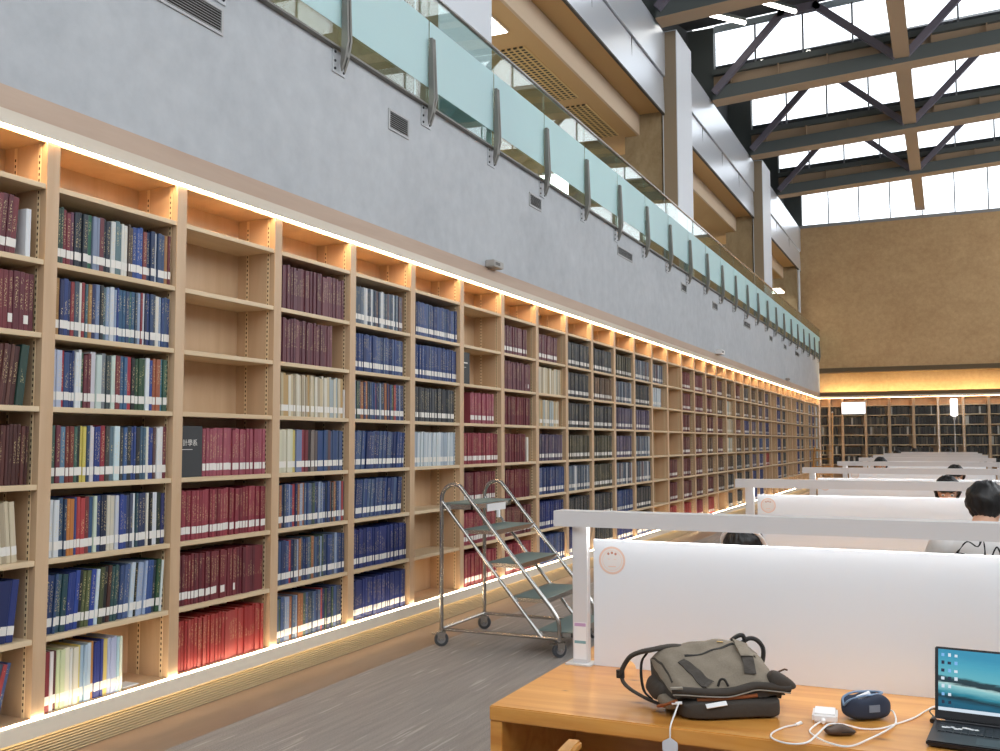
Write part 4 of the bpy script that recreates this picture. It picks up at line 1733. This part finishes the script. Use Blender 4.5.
for i_, c_ in enumerate(cols_):
    for j, p in enumerate(c_):
        e_ = min(i_, NU-1-i_, NV-1-j+2)
        z = p.z+.0035*(sin(p.x*46+p.y*31)*cos(p.y*52-p.x*14)+.5*sin(p.x*97-p.y*70))*min(1, j/4)
        if e_ < 3:
            z -= .006*(3-e_)**1.4
        b.v.append((p.x, p.y, z))
for i_, c_ in enumerate(cols_):
    for j, p in enumerate(c_):
        f_ = j/(NV-1)
        b.v.append((p.x*.97, p.y*.97+.0, (.066 if j < 3 else .05)+.004*sin(i_*.6)-.02*f_))
N_ = NU*NV
for i_ in range(NU-1):
    for j in range(NV-1):
        a = i_*NV+j
        b.f.append((a, a+NV, a+NV+1, a+1))
        b.m.append(0)
        b.f.append((N_+a, N_+a+1, N_+a+NV+1, N_+a+NV))
        b.m.append(1)
for j in range(NV-1):
    a = j
    b.f.append((a, a+1, N_+a+1, N_+a))
    b.m.append(1)
    a = (NU-1)*NV+j
    b.f.append((a+1, a, N_+a, N_+a+1))
    b.m.append(1)
for i_ in range(NU-1):
    a = i_*NV
    b.f.append((a+NV, a, N_+a, N_+a+NV))
    b.m.append(1)
    a = i_*NV+NV-1
    b.f.append((a, a+NV, N_+a+NV, N_+a))
    b.m.append(1)
bodyo = b.build('main_body', [BAGG, BAGD], t, smooth=True, ang=60)
bt = BVHTree.FromPolygons([Vector(v_.co) for v_ in bodyo.data.vertices], [tuple(p.vertices) for p in bodyo.data.polygons])
U31 = Vector((cos(radians(31)), sin(radians(31)), 0))
N31 = Vector((-U31.y, U31.x, 0))
TB = Matrix.Rotation(radians(31), 4, 'Z')


def lower(p):
    q = p.copy()
    if p.z > 0:
        q.z *= .78+.32*(p.x+.16)/.32
        q.z += .004*sin(p.x*40)
    q.y += .006*sin(p.x*30)*(1 if p.y < 0 else 0)
    return TB @ q


c0 = L3((3.447, 3.150, 0))+U31*.146+N31*.118
sup(.166, .130, .030, .28, 56, 18, (c0.x, c0.y, .0315), lower).build('lower_compartment', BAGD, t, smooth=True, ang=80)
# black filler between lower compartment and flap, the gap's shade put into colour
c1 = L3((3.40, 3.16, 0))+U31*.175+N31*.13
sup(.168, .118, .020, .35, 48, 12, (c1.x, c1.y, .072), lambda p: TB @ p).build('gap_shade', BAGB, t, smooth=True, ang=80)


def on_bag(x, y, lift=.004):
    h = bt.ray_cast(Vector((x-BO.x, y-BO.y, 1)), Vector((0, 0, -1)))
    return (h[0] if h[0] else Vector((x-BO.x, y-BO.y, .1)))+Vector((0, 0, lift))


def bag_strip(nm, pts, w, m, lift=.003, th=.0025, wl=None):
    """a strap that follows the top of the bag"""
    b_ = MB()
    P_ = smoothpath([(x, y, 0) for x, y in pts], 8)
    L_, R_ = [], []
    for i_, p in enumerate(P_):
        d = (P_[min(i_+1, len(P_)-1)]-P_[max(i_-1, 0)]).normalized()
        f_ = i_/(len(P_)-1)
        nrm = Vector((-d.y, d.x, 0))*(w+((wl or w)-w)*f_)/2
        L_.append(on_bag(p.x+nrm.x, p.y+nrm.y, lift))
        R_.append(on_bag(p.x-nrm.x, p.y-nrm.y, lift))
    up_ = Vector((0, 0, th))
    for i_ in range(len(P_)-1):
        b_.quad([L_[i_]+up_, R_[i_]+up_, R_[i_+1]+up_, L_[i_+1]+up_])
        b_.quad([L_[i_], L_[i_]+up_, L_[i_+1]+up_, L_[i_+1]])
        b_.quad([R_[i_]+up_, R_[i_], R_[i_+1], R_[i_+1]+up_])
    return b_.build(nm, m, t, smooth=True)


bag_strip('compression_strap', [(3.395, 3.265), (3.43, 3.245), (3.475, 3.215), (3.505, 3.205)], .030, BAGD, .002, .003, .050)
bag_strip('padded_tab', [(3.555, 3.445), (3.580, 3.400), (3.598, 3.365)], .050, BAGG, .004, .010)
bag_strip('compression_strap', [(3.592, 3.372), (3.605, 3.335), (3.618, 3.292)], .038, BAGD, .004, .004)
bag_strip('pocket_slit', [(3.400, 3.292), (3.432, 3.312), (3.475, 3.345), (3.52, 3.395), (3.548, 3.440)], .006, BAGB, .001, .002)
bag_strip('front_seam', [(3.288, 3.292), (3.345, 3.228), (3.39, 3.172)], .004, BAGD, .001, .002)
b = MB()
pp = on_bag(3.495, 3.408, .001)
b.box(pp.x-.010, pp.x+.010, pp.y-.003, pp.y+.003, pp.z, pp.z+.002)
b.build('gold_tag', mat('gold_label', (220, 176, 92), .5), t)
lip = smoothpath([L3(p) for p in ((3.395, 3.150, .826), (3.435, 3.156, .828), (3.478, 3.178, .824), (3.530, 3.209, .820), (3.563, 3.229, .820), (3.605, 3.254, .830), (3.641, 3.277, .838), (3.690, 3.307, .832), (3.735, 3.338, .824))], 6)
b = MB()
b.tube(lip, .0125, 12)
b.build('flap_edge', BAGD, t, smooth=True)
b = MB()
b.tube([p+Vector((.004, -.008, -.0125)) for p in lip], .0022, 6)
b.build('piping', mat('piping_grey', (150, 144, 132), .6), t, smooth=True)
b = MB()
b.tube(smoothpath([L3(p) for p in ((3.468, 3.178, .797), (3.53, 3.213, .799), (3.60, 3.255, .803), (3.64, 3.28, .806))]), .0065, 8)
b.build('orange_lining', ORANGE, t, smooth=True)
q0 = L3((3.530, 3.180, .788))
b = MB()
b.box(-.034, .034, -.008, .008, -.0015, .0015, 0, Matrix.Translation(q0) @ TB @ Matrix.Rotation(-.13, 4, 'Y') @ Matrix.Rotation(.7, 4, 'X'))
b.build('folded_paper', WHITEP, t)
b = MB()
b.tube(smoothpath([L3(p) for p in ((3.528, 3.215, .838), (3.535, 3.218, .858), (3.547, 3.226, .858), (3.558, 3.232, .838))]), .004, 8)
b.build('zip_loop', BAGB, t, smooth=True)
# open left side: folded pocket cloth, grey zip end
sup(.030, .070, .030, .7, 24, 14, (0, 0, 0), lambda p: Matrix.Rotation(radians(35), 4, 'Z') @ Vector((p.x+.25*p.z, p.y, p.z+.005*sin(p.y*55)))).build('side_pocket', BAGD, t, smooth=True, ang=80).location = L3((3.325, 3.235, .812))
sup(.026, .040, .020, .7, 20, 12, (0, 0, 0), lambda p: Matrix.Rotation(radians(48), 4, 'Z') @ Vector((p.x, p.y, p.z+.004*sin(p.y*70)))).build('side_pocket', BAGG, t, smooth=True, ang=80).location = L3((3.372, 3.178, .785))
b = MB()
b.box(-.020, .020, -.005, .005, -.003, .003, 0, Matrix.Translation(L3((3.412, 3.136, .838))) @ TB)
b.build('zip_end', mat('zip_grey', (146, 140, 128), .6), t)
b = MB()
b.tube(smoothpath([L3(p) for p in ((3.41, 3.385, .918), (3.345, 3.345, .926), (3.280, 3.315, .914), (3.235, 3.325, .900), (3.199, 3.33, .880), (3.175, 3.33, .845), (3.165, 3.33, .818))], 8), .018, 10, sx=.45)
b.build('shoulder_strap', BAGD, t, smooth=True)
b = MB()
b.tube(smoothpath([L3(p) for p in ((3.165, 3.33, .818), (3.176, 3.328, .790), (3.205, 3.322, .770), (3.255, 3.30, .756), (3.31, 3.26, .752), (3.37, 3.20, .756))], 8), .014, 10, sx=.4)
b.build('shoulder_strap', BAGD, t, smooth=True)
b = MB()
b.tube([L3((3.163, 3.33, .832)), L3((3.164, 3.329, .806))], .015, 8)
b.build('strap_adjuster', BAGB, t, smooth=True)
b = MB()
b.tube(smoothpath([L3(p) for p in ((3.262, 3.325, .900), (3.243, 3.325, .870), (3.240, 3.325, .820), (3.252, 3.318, .772), (3.285, 3.29, .756))], 8), .011, 8, sx=.35)
b.build('strap_webbing', BAGB, t, smooth=True)
b = MB()
b.tube(smoothpath([L3(p) for p in ((3.548, 3.475, .922), (3.575, 3.488, .944), (3.602, 3.500, .940), (3.622, 3.508, .912), (3.622, 3.500, .872), (3.612, 3.485, .850))], 8), .013, 8, sx=.6)
b.build('top_handle', BAGB, t, smooth=True)
b = MB()
b.tube(smoothpath([L3(p) for p in ((3.522, 3.46, .938), (3.540, 3.468, .952), (3.558, 3.474, .957), (3.566, 3.478, .944))], 6), .011, 8, sx=.7)
b.build('buckle', BAGB, t, smooth=True)
sup(.050, .032, .024, .8, 24, 14, (0, 0, 0), lambda p: TB @ Matrix.Rotation(.35, 4, 'Y') @ Vector((p.x, p.y*(1-p.x*6), p.z*(1-p.x*9)))).build('corner_flap', BAGD, t, smooth=True, ang=80).location = L3((3.708, 3.345, .842))
b = MB()
b.tube([L3((3.690, 3.39, .862)), L3((3.712, 3.385, .874)), L3((3.722, 3.385, .872))], .003, 6)
b.build('zip_pull', BROWNL, t, smooth=True)
# orange strap end with white cord and hexagonal tag hanging over the desk edge
KO = Vector((3.41, 3.10, DZ))
t = thing('key_tag', 'white hexagonal tag hanging on a white cord from the backpack over the desk edge', 'tag', KO)


def K3(p):
    return Vector(p)-KO


b = MB()
b.tube(smoothpath([K3(p) for p in ((3.345, 3.165, .768), (3.375, 3.15, .780), (3.408, 3.142, .796))]), .011, 8, sx=.5)
b.build('orange_loop', ORANGE, t, smooth=True)
b = MB()
b.tube([K3((3.396, 3.138, .788)), K3((3.428, 3.142, .792))], .005, 8)
b.tube(smoothpath([K3(p) for p in ((3.418, 3.135, .790), (3.416, 3.09, .766), (3.414, 3.050, .742), (3.413, 3.046, .706))], 6), .0028, 8)
b.build('cord', WHITEP, t, smooth=True)
b = MB()
z0 = K3((3.413, 3.046, .680))
b.prism([(z0.x+.028*cos(pi/6+pi/3*j), z0.z+.028*sin(pi/6+pi/3*j)) for j in range(6)], z0.y-.004, z0.y+.003, 'y')
b.build('tag_plate', mat('tag_plate', (214, 218, 226), .35), t, bevel=.002)

# ------------------------------------------------------------------ people (seated)
def bake(b, voxel, smooth_it=4, disp=None):
    me = bpy.data.meshes.new('tmp')
    me.from_pydata(b.v, [], b.f)
    o = bpy.data.objects.new('tmp', me)
    COL.objects.link(o)
    m = o.modifiers.new('r', 'REMESH')
    m.mode = 'VOXEL'
    m.voxel_size = voxel
    m = o.modifiers.new('s', 'SMOOTH')
    m.factor = .5
    m.iterations = smooth_it
    dg = bpy.context.evaluated_depsgraph_get()
    res = bpy.data.meshes.new_from_object(o.evaluated_get(dg))
    bpy.data.objects.remove(o)
    for p in res.polygons:
        p.use_smooth = True
    return res


def limb(b, pts, rad, n=14):
    pts = smoothpath(pts, 5)
    k_ = len(rad)-1
    R_ = []
    for i_ in range(len(pts)):
        f_ = i_/5
        a = min(int(f_), k_-1)
        R_.append(rad[a]+(rad[a+1]-rad[a])*(f_-a))
    b.tube(pts, R_, n)
    b.ell(pts[0], (R_[0],)*3, None, 12, 8)
    b.ell(pts[-1], (R_[-1],)*3, None, 12, 8)


HEADC = Vector((0, .055, 1.20))


def head_T(tilt, turn):
    return Matrix.Translation(HEADC+Vector((0, -.03, -.09))) @ Matrix.Rotation(turn, 4, 'Z') @ Matrix.Rotation(-tilt, 4, 'X') @ Matrix.Translation((0, .03, .09))


def arms(side):
    s_ = side
    sh, el, wr = Vector((.185*s_, .0, .985)), Vector((.235*s_, .13, .775)), Vector((.13*s_, .36, .775))
    return sh, el, wr


def make_body(tilt, turn):
    b = MB()
    H = head_T(tilt, turn)

    def hd(p):
        return tuple(H @ Vector(p))
    # pelvis, waist, chest, shoulders
    b.ell((0, -.01, .53), (.165, .12, .10))
    b.ell((0, .0, .66), (.145, .105, .14))
    b.ell((0, .01, .86), (.165, .115, .19))
    b.ell((0, -.01, .965), (.17, .085, .075))
    limb(b, [(0, -.012, .98), (0, .0, 1.06), hd((0, -.005, -.07))], [.066, .056, .056])
    # head: skull, jaw, nose, ears (local: face towards +y)
    b.ell(H @ Vector((0, -.012, .028)), (.076, .094, .088), H.to_3x3().to_4x4(), 20, 14)
    b.ell(H @ Vector((0, .022, -.040)), (.058, .066, .066), H.to_3x3().to_4x4(), 18, 12)
    b.ell(H @ Vector((0, .060, -.088)), (.026, .022, .020), H.to_3x3().to_4x4(), 12, 8)
    b.tube([hd((0, .078, .012)), hd((0, .098, -.022))], [.008, .014], 10)
    b.ell(H @ Vector((0, .098, -.024)), (.016, .013, .011), H.to_3x3().to_4x4(), 10, 8)
    b.ell(H @ Vector((0, .085, -.056)), (.024, .012, .010), H.to_3x3().to_4x4(), 10, 8)
    for s_ in (-1, 1):
        b.ell(H @ Vector((.079*s_, -.01, -.008)), (.010, .020, .032), H.to_3x3().to_4x4(), 10, 8)
        sh, el, wr = arms(s_)
        limb(b, [sh, sh.lerp(el, .5)+Vector((.008*s_, 0, 0)), el, el.lerp(wr, .5), wr], [.058, .050, .042, .038, .027])
        # palm and fingers resting on the desk
        d = Vector((-.35*s_, .94, 0)).normalized()
        side = Vector((d.y, -d.x, 0))
        pc = wr+d*.05+Vector((0, 0, -.006))
        b.tube([wr, wr+d*.03, wr+d*.09], [.026, .036, .036], 12, sx=.42, refup=(0, 0, 1))
        for q, (off, ln) in enumerate(((-.030, .066), (-.010, .076), (.011, .072), (.030, .056))):
            p0 = wr+d*.088+side*off
            b.tube([p0, p0+d*ln*.5+Vector((0, 0, .007)), p0+d*ln*.82+Vector((0, 0, -.002)), p0+d*ln+Vector((0, 0, -.012))], [.0095, .0088, .008, .007], 8)
        p0 = wr+d*.03-side*s_*.03
        b.tube([p0, p0-side*s_*.025+d*.022, p0-side*s_*.03+d*.052], [.012, .0105, .009], 8)
        limb(b, [(.09*s_, .0, .53), (.105*s_, .22, .545), (.11*s_, .43, .50)], [.088, .078, .058])
        limb(b, [(.11*s_, .43, .50), (.112*s_, .41, .28), (.112*s_, .42, .09)], [.058, .055, .036])
        limb(b, [(.112*s_, .40, .065), (.118*s_, .50, .045), (.12*s_, .58, .035)], [.045, .042, .028])
    return bake(b, .0095, 5), H


def make_shirt():
    b = MB()
    b.ell((0, -.01, .55), (.178, .135, .10))
    b.ell((0, .0, .68), (.165, .125, .16))
    b.ell((0, .01, .86), (.182, .132, .19))
    b.ell((0, -.01, .965), (.185, .10, .085))
    limb(b, [(0, -.010, .98), (0, -.004, 1.045)], [.082, .074])
    for s_ in (-1, 1):
        sh, el, wr = arms(s_)
        limb(b, [sh, sh.lerp(el, .45)+Vector((.012*s_, 0, 0)), sh.lerp(el, .85)], [.074, .072, .068])
    for i_ in range(5):                                      # folds
        a = -.9+.45*i_
        b.tube([(.12*sin(a), -.10+.03*abs(a), .62), (.135*sin(a), -.085+.03*abs(a), .92)], [.025, .012], 8)
    return bake(b, .011, 5)


def make_trousers():
    b = MB()
    b.ell((0, -.01, .53), (.175, .13, .10))
    for s_ in (-1, 1):
        limb(b, [(.09*s_, .0, .53), (.105*s_, .22, .545), (.11*s_, .43, .50)], [.098, .088, .070])
        limb(b, [(.11*s_, .43, .50), (.112*s_, .41, .28), (.112*s_, .42, .12)], [.068, .066, .056])
    return bake(b, .012, 4)


def make_hair(long=False):
    """cap of hair in head space"""
    b = MB()
    n0, nu, nv = 0, 56, 30

    def ok(p):
        x, y, z = p
        if z > .045:
            return True
        if y > .035 and z < .045:
            return False
        if y > .0:
            return z > -.035+.6*y
        return z > (-.095 if not long else -.16)+.25*max(0, y+.05)
    P_ = []
    for i_ in range(nv+1):
        a = -pi/2+pi*i_/nv
        for j in range(nu):
            w_ = 2*pi*j/nu
            k_ = 1+.022*sin(w_*13+a*5)+.018*sin(w_*29+a*11)+.02*sin(a*9+w_*3)
            P_.append((.096*cos(a)*cos(w_)*k_, -.014+.116*cos(a)*sin(w_)*k_, .022+.108*sin(a)*k_))
    b.v = P_
    for i_ in range(nv):
        for j in range(nu):
            q = [i_*nu+j, i_*nu+(j+1) % nu, (i_+1)*nu+(j+1) % nu, (i_+1)*nu+j]
            c_ = sum((Vector(P_[t_]) for t_ in q), Vector())/4
            if ok(c_):
                b.f.append(tuple(q))
                b.m.append(0)
    return b


BODY = {}
SHIRT, TROUSERS = make_shirt(), make_trousers()
HAIRB = {}


def person(lab, x, y, top, face, tilt=.25, turn=0., shirt=SHIRTW, extra=None, hair_long=False):
    """face: rotation about z, local +y is forward"""
    key = (tilt, turn)
    if key not in BODY:
        BODY[key] = make_body(tilt, turn)
    me, H = BODY[key]
    if not me.materials:
        me.materials.append(SKIN)
    zmax = max((H @ Vector((0, -.014, .13))).z, (H @ Vector((0, .04, .11))).z)
    o = bpy.data.objects.new('person', me)
    COL.objects.link(o)
    o.location = (x, y, 0)
    o.rotation_euler = (0, 0, face)
    s_ = top/zmax
    o.scale = (s_, s_, s_)
    tag(o, lab, 'person', 'readers seated at the desks')

    def child(nm, m, mesh, par=o):
        c_ = bpy.data.objects.new(nm, mesh.copy() if not mesh.materials or mesh.materials[0] != m else mesh)
        if not c_.data.materials:
            c_.data.materials.append(m)
        COL.objects.link(c_)
        c_.parent = par
        return c_
    sh = child('shirt', shirt, SHIRT)
    child('trousers', TROUS, TROUSERS)
    if hair_long not in HAIRB:
        hb = make_hair(hair_long).build('hair', HAIR, o, smooth=True, ang=80)
        md = hb.modifiers.new('thick', 'SOLIDIFY')
        md.thickness = .016
        md.offset = -1
        HAIRB[hair_long] = hb
    else:
        hb = HAIRB[hair_long].copy()
        COL.objects.link(hb)
        hb.parent = o
    hb.matrix_local = H
    for q in (-1, 1):
        b = MB()
        b.ell((0, 0, 0), (.0125, .010, .0085), None, 12, 8, 0)
        b.ell((0, .007, 0), (.0055, .004, .0055), None, 10, 6, 1)
        e = b.build('eye', [EYEW, HAIR], o, smooth=True, ang=80)
        e.matrix_local = H @ Matrix.Translation((.031*q, .073, .012))
        b = MB()
        b.tube([(-.017, 0, -.002), (0, .005, .003), (.017, -.002, -.002)], .003, 6)
        e = b.build('eyebrow', HAIR, o, smooth=True)
        e.matrix_local = H @ Matrix.Translation((.031*q, .080, .034))
    b = MB()
    b.tube([(-.024, -.006, 0), (0, .003, 0), (.024, -.006, 0)], [.002, .0052, .002], 8)
    e = b.build('mouth', LIPS, o, smooth=True)
    e.matrix_local = H @ Matrix.Translation((0, .094, -.056))
    return o, sh, H


# reader with white headphones, far side of the first desk, head bowed over the desk
o, sh, H = person('person with dark hair and white headphones bowed behind the nearest divider', 3.325, 4.86, 1.226, pi, .65, 0., mat('navy_shirt', (48, 52, 74), .85))
ZS = o.scale[0]
b = MB()
R1 = .103
b.tube([(R1*cos(a), -.005, .02+.112*sin(a)) for a in [pi*j/24 for j in range(25)]], .0075, 10, sx=1.6)
hp = b.build('headphones', WHITEP, o, smooth=True)
hp.matrix_local = H
for q in (-1, 1):
    b = MB()
    b.tube([(.082*q, -.008, -.006), (.098*q, -.008, -.006), (.112*q, -.008, -.006)], [.036, .038, .026], 20)
    b.build('ear_cup', WHITEP, hp, smooth=True)
make_chair('beech chair of the reader with headphones behind the nearest divider', (3.345, 4.90, 0), pi)
# man in the white printed shirt at the second desk, seen from behind
o, sh, H = person('black-haired man in a white printed shirt seen from behind at the second desk', 4.385, 6.12, 1.40, 0, .34, -.5)
bt2 = BVHTree.FromPolygons([Vector(v_.co) for v_ in SHIRT.vertices], [tuple(p.vertices) for p in SHIRT.polygons])
b = MB()
rr = random.Random(2)
STR = [[(-.10, .86), (-.06, .92), (-.02, .90), (.0, .96)], [(.0, .96), (.005, .86), (-.01, .80)], [(-.02, .95), (.04, .97), (.06, .93)], [(.02, .82), (.05, .90), (.07, .82)],
       [(.10, .80), (.13, .88), (.15, .86)], [(-.13, .84), (-.08, .86), (-.05, .82), (-.10, .79)], [(-.06, .78), (.02, .76), (.10, .79)], [(.08, .93), (.12, .95), (.10, .90)]]
for st in STR:
    pts = []
    for p in smoothpath([(x, 0, z) for x, z in [(x_*1.25, z_+.085) for x_, z_ in st]], 6):
        h = bt2.ray_cast(Vector((p.x, -1, p.z)), Vector((0, 1, 0)))
        if h[0]:
            pts.append(h[0]+Vector((0, -.0006, 0)))
    if len(pts) > 2:
        b.tube(pts, [.002+.0045*rr.random() for _ in pts], 6, sx=.3, refup=(0, 1, 0))
b.build('shirt_print', INK, sh)
make_chair('beech chair of the man in the white printed shirt', (4.385, 6.12, 0), 0)
PPL = [('person facing the camera, dark fringe and forehead showing over the second divider', 4.21, 8.62, 1.352, pi, .35, 0.),
       ('person with dark hair behind the third divider, right of the rows', 4.29, 12.2, 1.365, pi, .35, 0.),
       ('person with only the hair top showing above the fifth divider', 3.29, 15.9, 1.395, pi, .35, 0.),
       ('tiny distant dark head left of the last dividers', 3.03, 27.08, 1.42, pi, .35, 0.),
       ('tiny distant dark head above the last divider, middle', 3.33, 30.8, 1.44, pi, .35, 0.),
       ('tiny distant dark head above the last divider, right', 4.24, 30.8, 1.44, pi, .35, 0.)]
for j, a in enumerate(PPL):
    person(*a, shirt=[mat('grey_shirt', (120, 124, 130), .85), mat('navy_shirt', (48, 52, 74), .85), mat('beige_shirt', (186, 172, 150), .85)][j % 3], hair_long=j in (0, 3))

# ------------------------------------------------------------------ far corner: library ladder, light box, lamp
t = thing('library_ladder', 'tall wooden library ladder leaning in the far left corner', 'ladder', (.0, 35.0, 0))
for x, top in ((.03, 1.45), (.64, 2.62)):
    b = MB()
    b.tube([(x+.0, -.3, 0.02), (x, .0, 1.2), (x, .25, top)], .028, 8)
    b.build('side_rail', CHAIRW, t, smooth=True)
for z in (.3, .55, .80, 1.06, 1.33):
    b = MB()
    b.box(.03, .64, -.34+.27*z-.03, -.34+.27*z+.05, z-.015, z+.015)
    b.build('rung', CHAIRW, t)
for x in (.03, .64):
    b = MB()
    b.tube([(x, -.3, .0), (x, -.3, .03)], .034, 10)
    b.build('rubber_foot', RUB, t)
b = MB()
b.ell((.64, .25, 2.64), (.03, .03, .035), None, 10, 8)
b.build('rail_cap', WHITEP, t, smooth=True)
t = thing('light_box', 'glowing white rectangular light box in front of the end wall shelves', 'sign', (1.18, YF-.42, 2.62))
b = MB()
b.box(-.41, .41, 0, .06, 0, .44)
b.build('case', WHITEM, t, bevel=.01)
b = MB()
b.box(-.39, .39, -.006, .001, .02, .42)
b.build('lit_face', SIGNW, t)
b = MB()
for x in (-.3, .3):
    b.box(x-.02, x+.02, .06, .10, .05, .39)
b.build('bracket', STEELD, t)
t = thing('floor_lamp', 'slender standing lamp with glowing white cylinder shade before the end wall', 'lamp', (4.44, YF-.75, 0))
b = MB()
b.tube([(0, 0, 0.001), (0, 0, .02), (0, 0, .03)], [.17, .17, .05], 24)
b.build('base', WHITEM, t, smooth=True)
b = MB()
b.tube([(0, 0, .03), (0, 0, 2.50)], .018, 10)
b.build('pole', WHITEM, t, smooth=True)
b = MB()
b.tube([(0, 0, 2.50), (0, 0, 2.54), (0, 0, 3.06), (0, 0, 3.10)], [.06, .115, .115, .09], 20)
b.build('lamp_shade', emis('lamp_shade_glow', (1, .98, .94), 3), t, smooth=True)
b = MB()
b.tube([(0, 0, 2.36), (0, 0, 2.5)], [.03, .06], 14)
b.build('lamp_holder', WHITEM, t, smooth=True)

# ------------------------------------------------------------------ daylight
w = bpy.data.worlds.new('sky')
S.world = w
w.use_nodes = True
bg = w.node_tree.nodes['Background']
bg.inputs['Color'].default_value = (.92, .96, 1, 1)
bg.inputs['Strength'].default_value = 2.6

vs = S.view_settings
vs.view_transform = 'Standard'
vs.look = 'None'
vs.gamma = 1
vs.exposure = .2
vs.use_curve_mapping = False
cy = S.cycles
cy.use_denoising = True
cy.max_bounces = 8
cy.diffuse_bounces = 4
cy.glossy_bounces = 4
cy.transmission_bounces = 6
cy.transparent_max_bounces = 12
cy.sample_clamp_indirect = 8
cy.caustics_reflective = False
cy.caustics_refractive = False
